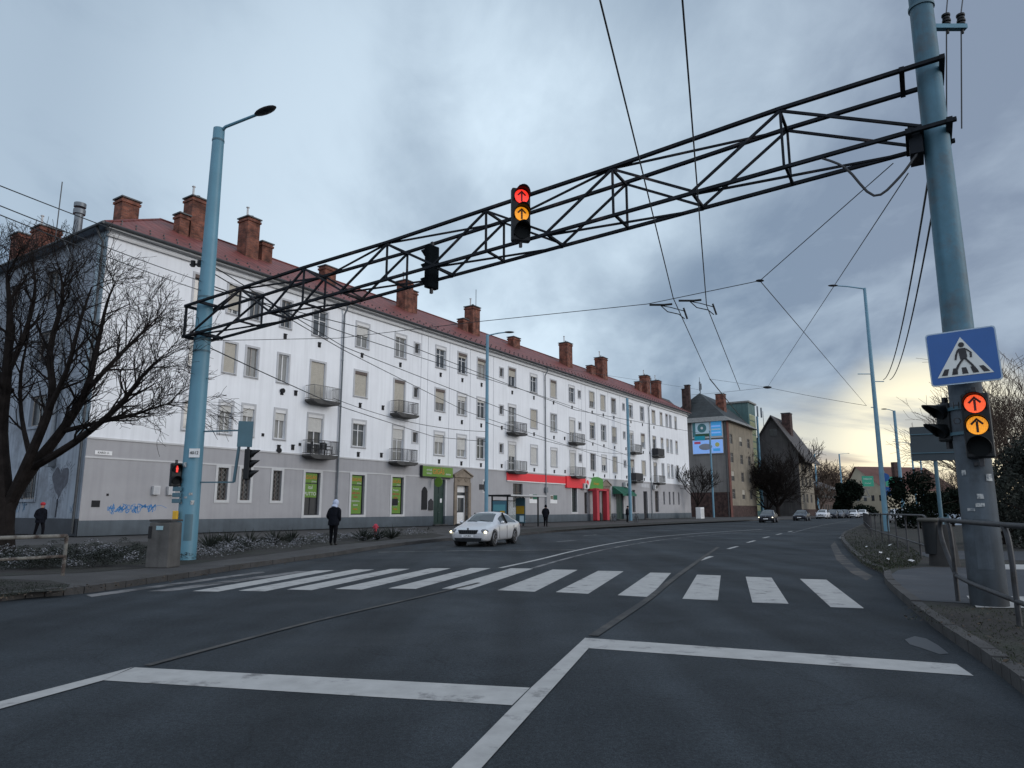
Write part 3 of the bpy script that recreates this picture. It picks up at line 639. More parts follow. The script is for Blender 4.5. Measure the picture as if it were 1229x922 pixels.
# downpipes
for s in (17.6,47.5,77.0):
    b=MB(); b.tube([(s,-.5,16.95),(s,-.42,16.5),(s,-.15,16.1),(s,-.15,.15)],.065,10)
    for z in (2.2,5.6,9,12.5,15.5): b.cyl(s,-.15,z,z+.08,.085,10)
    if s==47.5: b.box(s-.22,s+.22,-.3,-.08,3.2,3.75)
    b.build('downpipe',M_zinc,bld,smooth=True)
# balconies
def balcony(s,z,w=2.5,d=1.0,kind=0):
    pb=MB(); t=.14
    pb.prism([(-w/2,0),(w/2,0),(w/2,-t),(w/2-.35,-t-.16),(-w/2+.35,-t-.16),(-w/2,-t)],'y',-d,-.05)
    slab=pb.build('balcony',M_conc,bld); slab.location=(s,0,z)
    r=MB(); h=1.0; y=-d+.05
    for zz in (h,.1): r.bar((-w/2+.04,y,zz),(w/2-.04,y,zz),.035); r.bar((-w/2+.04,y,zz),(-w/2+.04,-.04,zz),.035); r.bar((w/2-.04,y,zz),(w/2-.04,-.04,zz),.035)
    n=int(w/.115)
    for i in range(n+1): x=-w/2+.05+(w-.1)*i/n; r.bar((x,y,.1),(x,y,h),.02 if i%5 else .035)
    for sx in (-1,1):
        for i in range(1,8): yy=-.05+(y+.05)*i/8; r.bar((sx*(w/2-.04),yy,.1),(sx*(w/2-.04),yy,h),.014)
    if kind==2: r.box(-w/2+.02,w/2-.02,y-.03,y-.02,.05,h); r.box(-w/2,-w/2+.02,y,-.05,.05,h); r.box(w/2-.02,w/2,y,-.05,.05,h)
    r.build('railing',M_iron if kind else M_rail,slab)
    return slab
def plastic_chair(s,y,z,rz,label):
    R_=Matrix.Rotation(RZ,4,'Z'); p=Vector((A0.x,A0.y,KZ))+R_@Vector((s,y,z)); e=empty('plastic_chair',p,RZ+rz,label,'chair','dark chairs on the balcony')
    MB().box(-.22,.22,-.22,.22,.40,.44).build('seat',M_black,e,bevel=.015)
    b=MB()
    for i in range(5): b.box(-.2+i*.09,-.15+i*.09,.2,.23,.44,.86)
    b.box(-.23,.23,.195,.235,.82,.9); b.build('backrest',M_black,e)
    for sx in (-.2,.2):
        for sy in (-.2,.2): MB().bar((sx,sy,0),(sx*.95,sy*.95,.42),.04).build('leg',M_black,e)
        b=MB(); b.bar((sx,-.2,.42),(sx,-.2,.64),.03); b.bar((sx,-.22,.65),(sx,.22,.66),.045,.03); b.build('armrest',M_black,e)
for a_ in ((15.0,-.5,5.22,1.2,'left of the dark chairs on the lower near balcony'),(15.45,-.6,5.22,-1.3,'middle one of the dark chairs on the lower near balcony'),(16.3,-.5,5.22,.5,'right of the dark chairs on the lower near balcony')): plastic_chair(*a_)
kk={(15.4,2):0,(15.4,3):1,(24.1,2):1,(24.1,3):1,(41.05,2):1,(70.8,3):2,(79.05,2):2}
for (s,r) in sorted(balc): balcony(s+.15,(9.12 if r==2 else 5.22),2.5,1.0,kk.get((s,r),0))
# trims round the ground floor openings, windows and doors there
def glw(s0,s1,z0,z1,m=M_glass,frame=M_wood):
    return add_window(bld,(s0+s1)/2,z0,round(s1-s0,3),round(z1-z0,3),0,False,frame,m,None,surround=False,rec=.16)
def gsur(o,w,h,t=.17):
    b=MB(); b.box(-w/2-t,-w/2,-.06,-.023,-t,h+t); b.box(w/2,w/2+t,-.06,-.023,-t,h+t); b.box(-w/2,w/2,-.06,-.023,h,h+t); b.box(-w/2,w/2,-.06,-.023,-t,0); b.build('surround',M_trim,o)
def rx(): return (pi/2,0,0)
for q in gf:
    s0,s1,z0,z1,k=q; w=s1-s0; h=z1-z0; s=(s0+s1)/2
    if k in('grille','dark','small'):
        o=glw(s0,s1,z0,z1,M_glassf,M_box)
        if s<40: gsur(o,w,h)
        b=MB()
        if k=='grille':
            for i in range(-4,9):
                for sg in (1,-1):
                    a=Vector((-w/2,.06,i*.3)); c=Vector((w/2,.06,i*.3+w)); 
                    if sg<0: a.x,c.x=w/2,-w/2
                    if c.z<=0 or a.z>=h: continue
                    if a.z<0: f_=(-a.z)/(c.z-a.z); a=a.lerp(c,f_)
                    if c.z>h: f_=(h-a.z)/(c.z-a.z); c=a.lerp(c,f_)
                    b.bar(a,c,.018,up=(0,1,0))
            b.build('grille',M_rail,o)
    elif k in('shop','shop2'):
        o=glw(s0,s1,z0,z1,M_glassf,M_dgreen if k=='shop2' else M_iron); gsur(o,w,h,.2)
        if k=='shop':
            MB().box(-w/2+.08,w/2-.2,.09,.12,h-.72,h-.06).build('shop_panel',M_greens,o)
            text('GIGÁS',.36,M_orange,o,(-.06,.08,h-.36),rx()); text('dohány',.15,M_text,o,(.2,.08,h-.62),rx())
            if s<16:
                MB().box(-w/2+.08,w/2-.2,.09,.12,h-1.75,h-.8).build('shop_panel',M_greens,o)
                text('ital',.36,M_text,o,(-.1,.08,h-1.05),rx()); text('PUTTO',.34,M_text,o,(-.1,.08,h-1.5),rx())
            else:
                MB().box(-w/2+.08,w/2-.2,.09,.12,.08,h-.8).build('shop_panel',M_greens,o)
                ls=[('Frissen',M_text),('sült áru',M_redl),('kávé',M_redl),('szendvics',M_text),('italok',M_text),('lottó',M_orange)]
                for i,(tx,mm) in enumerate(ls): text(tx,.22 if i!=1 else .28,mm,o,(-.1,.08,h-1.05-i*.3),rx())
                if s>23: MB().box(-w/2+.1,w/2-.5,.075,.088,.7,1.25).build('poster',M_dark,o)
    elif k in('gdoor','gdoor2','ddoor'):
        m_={'gdoor':M_dgreen,'gdoor2':M_dgreen,'ddoor':M_dark}[k]
        b=MB(); b.box(s0,s1,.15,.2,z0,z1)
        for i in range(3): 
            hz=(z1-z0)/3.4
            for xx in (s0+.08,s+.04): b.box(xx,xx+w/2-.12,.12,.15,z0+.15+i*hz*1.1,z0+.15+i*hz*1.1+hz*.9)
        o=b.build('door',m_,bld); MB().ball((s+.1,.09,1.15),.035,8,6).build('handle',M_zinc,o)
        MB().box(s0-.1,s1+.1,-.35,.15,.05,.15).build('doorstep',M_conc,bld)
        b=MB(); t=.18; b.box(s1,s1+t,-.065,-.023,.85,z1); b.build('door_surround',M_trim,bld)
        if k=='gdoor': MB().box(s+.25,s+.5,.10,.118,2.0,2.35).build('notice',M_bwhite,o)
    elif k=='portal':
        t=.38; b=MB(); b.box(s0-t,s0,-.14,-.02,.05,z1); b.box(s1,s1+t,-.14,-.02,.05,z1); b.box(s0-t,s1+t,-.14,-.02,z1,z1+.28); b.box(s0-t+.05,s1+t-.05,-.10,-.02,z1+.28,z1+.72)
        b.box(s0-t-.12,s1+t+.12,-.22,-.02,z1+.72,z1+.84); b.prism([(s0-t-.15,z1+.84),(s1+t+.15,z1+.84),(s,z1+1.42)],'y',-.16,-.02)
        b.bar((s0-t-.2,-.14,z1+.88),(s,-.14,z1+1.48),.26,.1,up=(0,0,1)); b.bar((s1+t+.2,-.14,z1+.88),(s,-.14,z1+1.48),.26,.1,up=(0,0,1))
        for xx in (s-.5,s+.5): 
            pts=[(xx-.28+.56*i/8,-.115,z1+.58-.2*sin(pi*i/8)) for i in range(9)]; b.tube(pts,.03,5)
        b.build('door_portal',M_stone,bld,smooth=True)
        b=MB(); yy=.3; b.box(s0,s1,yy,yy+.05,z0,z0+1.0); 
        for x0_,x1_ in ((s0,s0+.12),(s0+.42,s0+.62),(s1-.14,s1),(s0+.12,s0+.42)): b.box(x0_,x1_,yy,yy+.05,z0+(1.0 if x0_!=s0+.12 else 2.3),2.65)
        b.box(s0,s1,yy-.002,yy+.048,2.45,2.66); b.box(s0,s1,yy,yy+.05,2.95,z1)
        o=b.build('door',M_bwhite,bld); MB().box(s0+.01,s1-.01,yy+.02,yy+.03,1.0,3.0).build('pane',M_glass,o); MB().box(s0+.5,s0+.54,yy-.06,yy,1.1,1.3).build('handle',M_iron,o)
        MB().face([(s0,-.02,.1),(s0,.3,.1),(s0,.3,z1),(s0,-.02,z1)]).face([(s1,-.02,.1),(s1,.3,.1),(s1,.3,z1),(s1,-.02,z1)]).face([(s0,-.02,z1),(s0,.3,z1),(s1,.3,z1),(s1,-.02,z1)]).build('portal_reveal',M_stone,bld)
        MB().box(s0-.2,s1+.2,-.45,.3,.05,.16).build('doorstep',M_conc,bld)
# shop signs
o=MB().box(26.9,31.0,-.32,-.05,4.18,5.05).build('shop_sign',M_greens,bld,bevel=.02)
MB().box(26.86,26.9,-.33,-.04,4.14,5.09).build('sign_frame',M_iron,o); MB().box(26.9,31.0,-.33,-.04,4.12,4.178).build('sign_frame',M_iron,o)
text('GIGÁS',.66,M_orange,o,(29.0,-.325,4.62),rx(),scx=.85); text('söröző',.24,M_text,o,(27.75,-.325,4.74),rx()); text('kávézó',.24,M_text,o,(27.75,-.325,4.46),rx()); text('dohány',.24,M_text,o,(30.35,-.325,4.45),rx())
b=MB(); b.tube([(28.45,-.75,3.72),(28.51,-.75,3.72)],.42,20); b.build('hanging_sign',M_greens,bld); MB().bar((28.48,-.4,4.05),(28.48,-.02,4.05),.04).build('bracket',M_iron,bld)
b=MB(); b.box(27.15,27.85,-.09,-.021,1.4,2.95); b.prism([(27.15,2.95),(27.85,2.95),(27.7,3.2),(27.5,3.32),(27.3,3.2)],'y',-.09,-.021); b.build('menu_board',M_dark,bld,bevel=.01)
b=MB(); b.box(28.05,28.62,-.12,-.021,1.35,2.1); b.prism([(28.05,2.1),(28.62,2.1),(28.34,2.32)],'y',-.12,-.021); b.build('letterbox',M_iron,bld,bevel=.015)
o=MB().box(35.4,36.3,-.07,-.021,3.25,3.75).build('name_board',M_iron,bld)
MB().box(40.0,51.9,-.12,-.03,4.28,5.08).build('red_band',M_redd,bld); MB().box(40.0,51.9,-.13,-.03,4.18,4.278).build('white_band',M_bwhite,bld)
b=MB().mat(M_redd); b.box(51.95,56.5,-.28,-.03,3.85,5.15); b.mat(M_bwhite).prism([(56.5,3.85),(57.4,3.85),(58.1,5.0),(57.0,5.15),(56.5,4.6)],'y',-.28,-.03)
b.mat(M_bgreen); pts=[(57.4,3.85),(61.2,3.85),(61.2,5.05)]+[(61.2-3.1*i/6,5.05+.28*sin(pi*i/6)*1.0) for i in range(1,7)]; b.prism(pts,'y',-.28,-.03); o=b.build('fascia_sign',None,bld)
MB().tube([(56.9,-.33,4.55),(56.9,-.281,4.55)],.42,18).build('emblem',M_bwhite,o); MB().tube([(56.9,-.36,4.55),(56.9,-.331,4.55)],.3,18).build('emblem',M_redd,o); text('frissen',.55,M_yellow,o,(59.3,-.30,4.5),rx())
for s in (57.9,60.6): MB().box(s-.32,s+.32,-1.2,-.6,.1,3.9).build('entrance_column',M_redc,bld,bevel=.03)
MB().box(57.5,61.0,-1.2,-.1,3.62,3.84).build('porch_roof',M_redc,bld)
MB().box(59.0,60.1,-.5,-.3,.1,1.0).build('planter_box',M_dgreen,bld,bevel=.03)
for s in (45.0,49.3):
    o=MB().box(s-.75,s+.75,-.06,-.022,2.05,2.95).build('wall_poster',M_bwhite,bld); MB().box(s-.1,s+.75,-.075,-.061,2.45,2.95).build('wall_poster_print',M_awn,o); MB().box(s-.7,s-.15,-.075,-.061,2.5,2.9).build('wall_poster_print',M_stone,o)
b=MB(); b.face([(64.3,-.05,4.35),(68.6,-.05,4.35),(68.6,-1.5,3.35),(64.3,-1.5,3.35)]); b.face([(64.3,-1.5,3.35),(68.6,-1.5,3.35),(68.6,-1.5,3.1),(64.3,-1.5,3.1)]); b.face([(64.3,-.05,4.35),(64.3,-1.5,3.35),(64.3,-.05,3.35)])
b.build('awning',M_awn,bld)
for s,z in ((67.9,4.6),(78.0,4.55),(56.2,4.1)):
    b=MB(); b.box(s-.45,s+.45,-.5,-.15,z-.33,z+.33); o=b.build('air_conditioner',M_trim,bld,bevel=.02); MB().tube([(s+.1,-.53,z),(s+.1,-.501,z)],.24,16).build('fan_grille',M_iron,o)
o=MB().box(73.6,76.4,-.06,-.022,4.42,4.95).build('name_board',M_sur,bld)
# street plate, boxes and graffiti on the grey wall
o=MB().box(.45,1.35,-.05,-.021,4.33,4.55).build('street_plate',M_bwhite,bld); text('KARD U.',.16,M_dark,o,(.9,-.055,4.44),rx())
for s in (3.95,4.85):
    o=MB().box(s-.2,s+.2,-.25,-.021,2.25,2.75).build('meter_box',M_trim,bld,bevel=.02); MB().box(s-.14,s+.14,-.258,-.251,2.31,2.69).build('meter_door',M_sur,o)
MB().box(.55,.98,-.04,-.021,1.55,1.9).build('vent',M_dark,bld); MB().box(1.28,1.4,-.04,-.021,2.15,2.27).build('vent',M_dark,bld)
MB().box(5.95,6.25,-.16,-.021,4.4,4.75).build('wall_lamp',M_sur,bld)
M_graf=flat('graffiti_blue',(.02,.17,.42),.7)
b=MB(); rg=random.Random(11)
for i in range(13):
    x=1.55+i*.19+(.12 if i>5 else 0); pts=[]
    for k in range(9): pts.append(Vector((x+rg.uniform(-.15,.17),0,1.45+rg.uniform(-.26,.30)*(1 if k%3 else .7))))
    pts=smooth_poly(pts,4)
    for k in range(len(pts)-1):
        d=(pts[k+1]-pts[k]); 
        if d.length<1e-4: continue
        q=Vector((-d.z,0,d.x)).normalized()*.012*(1+1.0*((i*7+k//5)%3==0)); y=-.0235
        b.face([(p_.x,y,p_.z) for p_ in (pts[k]-q,pts[k+1]-q,pts[k+1]+q,pts[k]+q)])
pts=smooth_poly([Vector((3.9,0,1.5)),Vector((4.3,0,1.66)),Vector((4.75,0,1.5))],5)
for k in range(len(pts)-1): b.face([(p_[0],-.0235,p_[1]) for p_ in ((pts[k].x,pts[k].z-.01),(pts[k+1].x,pts[k+1].z-.01),(pts[k+1].x,pts[k+1].z+.01),(pts[k].x,pts[k].z+.01))])
b.build('graffiti',M_graf,bld,fix=False)
# end wall and the rest of the shell
eo=[(5.2,7.1,2.0,3.95),(10.4,12.2,6.3,8.1),(5.2,7.1,6.2,8.0),(10.4,12.2,2.0,3.95),(5.2,7.1,10.1,11.9),(10.4,12.2,10.1,11.9),(15.5,17.2,6.3,8.1),(15.5,17.2,2.,3.95),(15.5,17.2,10.1,11.9),(5.2,7.1,13.9,15.7),(10.4,12.2,13.9,15.7)]
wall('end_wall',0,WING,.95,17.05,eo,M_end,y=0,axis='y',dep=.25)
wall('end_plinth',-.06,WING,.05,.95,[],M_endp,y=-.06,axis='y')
MB().box(-.014,-.003,.02,1.05,5.4,16.9).build('painted_strip',M_fresh,bld)
for a0,a1,z0,z1 in eo:
    b=MB(); b.box(.14,.2,a0,a0+.09,z0,z1); b.box(.14,.2,a1-.09,a1,z0,z1); b.box(.14,.2,a0,a1,z1-.09,z1); b.box(.14,.2,a0,a1,z0,z0+.09); b.box(.14,.2,(a0+a1)/2-.04,(a0+a1)/2+.04,z0+.09,z1-.09)
    o=b.build('window',M_wood,bld); MB().face([(.17,a0,z0),(.17,a1,z0),(.17,a1,z1),(.17,a0,z1)]).build('pane',M_glassf,o)
    b=MB(); t=.16; b.box(-.04,-.002,a0-t,a0,z0-t,z1+t); b.box(-.04,-.002,a1,a1+t,z0-t,z1+t); b.box(-.04,-.002,a0,a1,z1,z1+t); b.box(-.08,-.002,a0,a1,z0-t,z0); b.build('surround',M_end,o)
    if z0==2.0:
        b=MB()
        for i in range(9): y=a0+(a1-a0)*(i+.5)/9; b.bar((.04,y,z0),(.04,y,z1),.02)
        for z in (z0+.4,z1-.4): b.bar((.04,a0,z),(.04,a1,z),.025)
        b.build('grille',M_iron,o)
b=MB(); b.face([(LEN,0,0),(LEN,DEP,0),(LEN,DEP,17.05),(LEN,0,17.05)]); b.face([(DEP,DEP,0),(LEN,DEP,0),(LEN,DEP,17.05),(DEP,DEP,17.05)]); b.face([(DEP,DEP,0),(DEP,WING,0),(DEP,WING,17.05),(DEP,DEP,17.05)]); b.face([(0,WING,0),(DEP,WING,0),(DEP,WING,17.05),(0,WING,17.05)])
b.build('rear_wall',M_white,bld,fix=False)
# soot heart painted on the end wall
pts=[]
for i in range(40):
    t=2*pi*i/40; x=16*sin(t)**3; y=13*cos(t)-5*cos(2*t)-2*cos(3*t)-cos(4*t); k=1+.06*sin(9*t); pts.append((-.005,2.45+x*.058*k,2.95+y*.062*k))
MB().face(pts).build('painted_heart',mat('soot_grey',(.075,.082,.10),.95,.3,3),bld)
b=MB(); rg=random.Random(5)
for i in range(46):
    t=2*pi*i/46; x=16*sin(t)**3; y=13*cos(t)-5*cos(2*t)-2*cos(3*t); r0=1.15; r1=1.15+rg.uniform(.15,.5)
    b.bar((-.004,2.45+x*.058*r0,2.95+y*.062*r0),(-.004,2.45+x*.058*r1,2.95+y*.062*r1+rg.uniform(-.05,.05)),.015,.004)
b.bar((-.004,2.45,2.0),(-.004,2.5,1.0),.12,.004); b.build('paint_rays',MATS['soot_grey'],bld)
b=MB(); rg=random.Random(8)
for i in range(16):
    x=rg.choice([1.0,4.2,6.3,7.6,8.3])+rg.uniform(-.5,.5); pts=[Vector((-.006,x+rg.uniform(-.25,.25),1.5+rg.uniform(-.3,.35))) for _ in range(5)]; pts=smooth_poly(pts,3)
    for k in range(len(pts)-1): 
        if (pts[k+1]-pts[k]).length>.01: b.bar(pts[k],pts[k+1],.03,.006)
b.build('graffiti',flat('graffiti_faded',(.10,.20,.30)),bld)
b=MB(); b.tube([(-.5,.35,17.0),(-.35,.3,16.5),(-.15,.25,16.2),(-.15,.25,.2)],.07,10); b.build('downpipe',M_gut,bld,smooth=True)
b=MB(); b.tube([(-.5,4.0,16.9),(-.25,3.5,16.0),(-.22,3.4,4.6),(-.22,3.4,4.4)],[.07,.09,.13,.16],10); b.box(-.4,-.02,3.15,3.65,3.75,4.25); b.build('flue_pipe',M_zinc,bld,smooth=True)
# roof: main hip roof plus rear wing, overhanging eaves
e=.55; ze=17.06; W2=DEP/2; pit=4.15/(W2+e); zr=ze+pit*(W2+e)
b=MB()
fl=(-e,-e,ze); frr=(LEN+e,-e,ze); rr=(LEN+e,DEP+e,ze); a1=(W2,W2,zr); a2=(LEN-W2,W2,zr)
b.face([fl,frr,a2,a1]); b.face([frr,rr,a2]); b.face([rr,(DEP+e,DEP+e,ze),a1,a2])
w1=(-e,WING+e,ze); w2=(DEP+e,WING+e,ze); a3=(W2,WING-W2,zr)
b.face([fl,a1,a3,w1]); b.face([w1,a3,w2]); b.face([w2,a3,a1,(DEP+e,DEP+e,ze)])
b.build('roof',M_roof,bld,fix=False)
MB().face([(-e,-e,ze-.03),(LEN+e,-e,ze-.03),(LEN+e,0,ze-.03),(-e,0,ze-.03)]).face([(-e,0,ze-.03),(0,0,ze-.03),(0,WING+e,ze-.03),(-e,WING+e,ze-.03)]).build('soffit',M_end,bld)
MB().tube([(-.62,-.6,17.02),(-.62,WING,17.02)],.085,8).build('gutter',M_gut,bld)
b=MB()
b.tube([a1,a2],.11,8); b.tube([fl,a1],.09,8); b.tube([frr,a2],.09,8); b.tube([a1,a3],.11,8); b.build('ridge_tiles',M_roof,bld,smooth=True)
b=MB(); s=.6
while s<LEN:
    for off in (.5,1.3): b.box(s+(.4 if off>1 else 0),s+.05+(.4 if off>1 else 0),off-e,off-e+.12,ze+pit*off,ze+pit*off+.13)
    s+=.85
b.build('snow_guard',M_gut,bld)['kind']='stuff'
def chimney(s,y,w,d,zt,pots=0):
    w*=.84; d*=.8
    z0=min(ze+pit*(min(y+e,s+e,LEN+e-s)),zr)-1.2
    b=MB(); b.box(s-w/2,s+w/2,y-d/2,y+d/2,z0,zt); b.box(s-w/2-.07,s+w/2+.07,y-d/2-.07,y+d/2+.07,zt-.28,zt-.12)
    o=b.build('chimney',M_brick,bld)
    c=MB(); c.box(s-w/2-.1,s+w/2+.1,y-d/2-.1,y+d/2+.1,zt,zt+.09); c.build('cap',M_gut,o)
    for i in range(pots):
        hh=.9 if i==0 else .35; xx=s-w/2+.3+i*.4
        p=MB(); p.cyl(xx,y,zt+.09,zt+hh,.07,8); p.cyl(xx,y,zt+hh,zt+hh+.06,.12,8); p.build('flue',M_zinc if i else M_trim,o)
for q in [(2.9,4.2,1.3,1.2,20.75,0),(7.35,4.,1.25,1.3,22.5,2),(6.3,3.7,.8,.9,20.9,0),(11.7,4.,1.25,1.4,22.6,2),(13.4,4.4,1.1,1.,21.35,0),(19.7,4.4,1.4,1.0,21.3,0),(28.8,4.,1.3,1.4,22.5,1),(30.3,4.4,.8,.9,22.0,0),
  (39.4,4.,1.5,1.4,22.6,2),(37.8,4.,1.,.9,20.9,0),(48.1,4.4,1.7,1.,21.1,0),(59.8,4.,1.7,1.5,22.7,2),(70.1,4.,1.8,1.6,22.6,2),(67.3,4.2,1.4,1.,21.0,0),(71.9,4.6,1.,1.,21.6,0),(85.8,4.,1.6,1.6,22.5,2),(83.6,4.2,1.2,1.,21.2,0),(89.6,3.6,1.6,1.6,22.2,2),
  (1.8,12.4,1.6,1.6,20.3,1),(2.2,17.,1.4,1.4,21,0)]: chimney(*q)
b=MB(); b.cyl(.6,5.2,17.5,19.3,.24,12); b.cyl(.6,5.2,19.3,19.6,.34,12); b.cyl(.6,5.2,19.75,20.0,.34,12); b.build('roof_vent',M_zinc,bld,smooth=True)
b=MB(); b.cyl(.6,8.0,17.5,22.2,.035,6); b.build('antenna_mast',M_gut,bld); 
b=MB(); b.cyl(39.5,3.6,22.7,24.6,.03,6); b.build('antenna_mast',M_gut,bld)
# ------------------------------------------------------------------ poles, gantry, signals
PLp=g(222,672,KZ); PRp=g(1188,727,KZ)
def at_ground(px,py,v): return zat(py,v)
def facing(p): return atan2(-p[0],p[1])  # rotation so that local -Y looks at the camera position
def tapered_pole(name,p,h,r0,r1,m,label,cat='pole',group=None,n=24):
    e=empty(name,(p[0],p[1],p[2]),0,label,cat,group)
    b=MB(); b.tube([(0,0,-.1),(0,0,h*.25),(0,0,h*.5),(0,0,h*.75),(0,0,h)],[r0,r0+(r1-r0)*.25,r0+(r1-r0)*.5,r0+(r1-r0)*.75,r1],n)
    b.build('shaft',m,e,smooth=True); return e
hl=zat(PLp.y,155)-KZ
PL=tapered_pole('mast',PLp,hl,.30,.175,M_blue,'light blue mast left of the zebra crossing with street lamp on top','pole','blue masts that carry the gantry')
for z in (6.15,6.5,7.85,hl-.45): MB().cyl(0,0,z,z+.06,.30-.125*z/hl+.012,24).build('clamp_band',M_sback,PL,smooth=True)
b=MB(); b.tube([(0,0,hl-.15),(.25,-.1,hl+.02),(1.5,-.6,hl+.18)],[.06,.05,.045],8); arm=b.build('lamp_arm',M_blue,PL,smooth=True)
b=MB(); b.ball((0,0,0),(.42,.17,.075),14,8); l=b.build('lamp_head',M_iron,arm,smooth=True); l.location=(1.72,-.7,hl+.22); l.rotation_euler=(0,radians(-8),radians(-22))
HR=15.5
PR=tapered_pole('mast',PRp,HR,.252,.15,M_bluer,'worn blue mast beside the right kerb, carrying the crossing sign and signals','pole','blue masts that carry the gantry')
b=MB(); b.tube([(0,0,0),(0,0,1.2),(0,0,2.4),(0,0,3.72)],[.257,.249,.241,.232],24); b.build('base_sleeve',M_sleeve,PR,smooth=True)
for z in (3.0,10.2,12.1,11.9,3.75,2.6): MB().cyl(0,0,z,z+.05,.285-.135*z/HR+.012,24).build('clamp_band',M_sback,PR,smooth=True)
b=MB(); zb=zat(PRp.y,33)-KZ
b.bar((.1,0,zb),(.75,0,zb),.1,.08); b.build('insulator_bracket',M_blue,PR)
for x in (.42,.68):
    b=MB()
    for k in range(4): b.cyl(x,0,zb+.05+k*.055,zb+.085+k*.055,.06+.01*(k%2),10)
    b.cyl(x,0,zb-.12,zb+.05,.025,8); b.build('insulator',M_black,PR,smooth=True)
def patch(parent,a,z,w,h,r,m,name):
    # thin plate bent round the shaft
    b=MB(); n=6
    for k in range(n):
        a0=a-w/2/r+w/r*k/n; a1=a-w/2/r+w/r*(k+1)/n
        b.face([(r*cos(a0),r*sin(a0),z),(r*cos(a1),r*sin(a1),z),(r*cos(a1),r*sin(a1),z+h),(r*cos(a0),r*sin(a0),z+h)])
    return b.build(name,m,parent)
M_stick=mat('sticker_remnant',(.42,.43,.42),.8,.3,20,col2=(.14,.16,.18),thr=.5)
for PP,rb,aa in ((PL,.302,radians(-62)),(PR,.262,radians(-120))):
    patch(PP,aa,.55,.22,.75,rb-.004,M_sback if PP is PL else mat('door_worn',(.06,.075,.09),.8,.3,3,streak=.4),'access_door')
rg=random.Random(4)
for k in range(9): patch(PL,radians(-90)+rg.uniform(-.9,.9),rg.uniform(1.4,3.4),rg.uniform(.05,.14),rg.uniform(.04,.16),.298,M_stick,'sticker')
for k in range(5): patch(PR,radians(-115)+rg.uniform(-.8,.8),rg.uniform(.9,2.6),rg.uniform(.05,.12),rg.uniform(.04,.12),.258,M_stick,'sticker')
# gantry
Lg=(PRp-PLp); Lg.z=0; LG=Lg.length; gx=Lg.normalized(); gn=Vector((gx.y,-gx.x,0))
if gn.y>0: gn=-gn
ga=atan2(gx.y,gx.x)
gan=empty('truss_gantry',(PLp.x,PLp.y,KZ),ga,'dark steel lattice gantry spanning the road between the two blue masts','gantry')
sg=gn.dot(Vector((-gx.y,gx.x,0)))  # sign of local y toward the camera
yf,yr=.42*sg,-.38*sg
zbot=lambda s:6.62+.0588*s
top=[(-.35,7.57),(2.15,7.73),(4.7,7.90),(7.6,8.04),(10.53,8.26),(13.65,8.49),(17.0,8.79),(19.62,8.93)]
apx=top[1:-1]; nod=[0.,3.4,6.1,9.05,12.1,15.3,19.2]
for nm,y in (('front',yf),('rear',yr)):
    b=MB()
    for i in range(len(top)-1): b.bar((top[i][0],y,top[i][1]),(top[i+1][0],y,top[i+1][1]),.085,.06)
    b.build('top_chord',M_steel,gan)
    b=MB(); b.bar((-.35,y,zbot(-.35)),(19.7,y,zbot(19.7)),.075,.06); b.build('bottom_chord',M_steel,gan)
    b=MB()
    for i,(s,z) in enumerate(apx):
        b.bar((s,y,z-.04),(s,y,zbot(s)+.04),.045,.04)
        b.bar((s,y+.002*sg,z-.04),(nod[i],y+.002*sg,zbot(nod[i])+.04),.05,.045); b.bar((s,y-.002*sg,z-.04),(nod[i+1],y-.002*sg,zbot(nod[i+1])+.04),.05,.045)
    b.build('web_members',M_steel,gan)
b=MB()
for s,z in apx: b.bar((s,yf,z-.05),(s,yr,z-.05),.05); b.bar((s+.03,yf,zbot(s)),(s+.03,yr,zbot(s)),.05)
for s in nod: b.bar((s,yf,zbot(s)),(s,yr,zbot(s)),.055)
for i in range(len(nod)-1): b.bar((nod[i],yf,zbot(nod[i])-.03),(nod[i+1],yr,zbot(nod[i+1])-.03),.04)
for i in range(len(top)-2): b.bar((top[i][0],yf if i%2 else yr,top[i][1]-.03),(top[i+1][0],yr if i%2 else yf,top[i+1][1]-.03),.04)
b.build('cross_bracing',M_steel,gan)
for s,zz in ((-.3,7.55),(.32,7.6),(19.0,8.89),(19.6,8.92)): MB().bar((s,yf*1.15,zz),(s,yr*1.15,zz),.08).build('end_clamp',M_steel,gan)
for s in (-.3,.34,19.0,19.6): MB().bar((s,yf*1.15,zbot(s)),(s,yr*1.15,zbot(s)),.09).build('end_clamp',M_steel,gan)
MB().bar((-.3,yf,7.5),(-.3,yf,zbot(-.3)),.06).build('end_post',M_steel,gan); MB().box(19.0,19.2,min(yf,yr)*.7,max(yf,yr)*.7,7.4,7.9).build('junction_box',M_steel,gan)
b=MB(); b.tube(smooth_poly([Vector(p) for p in ((17.6,yf,zbot(17.6)),(18.0,yf,7.35),(18.4,yf*.9,6.75),(18.8,yf*.8,7.0),(19.1,yf*.6,7.4))],4),.022,6); b.build('cable_loop',M_wire,gan)
M_lr=mat('lens_red',(1.,.10,.02),.3,.02,emit=1.0); M_la=mat('lens_amber',(1.,.36,.01),.3,.02,emit=.8); M_off=mat('lens_off',(.006,.008,.009),.6,.1,4,spec=.1)
M_lrc=mat('lens_red_hot',(1.,.035,.02),.3,.02,emit=1.3)
for q_ in ('lens_red','lens_amber','lens_red_hot'): dots(q_)
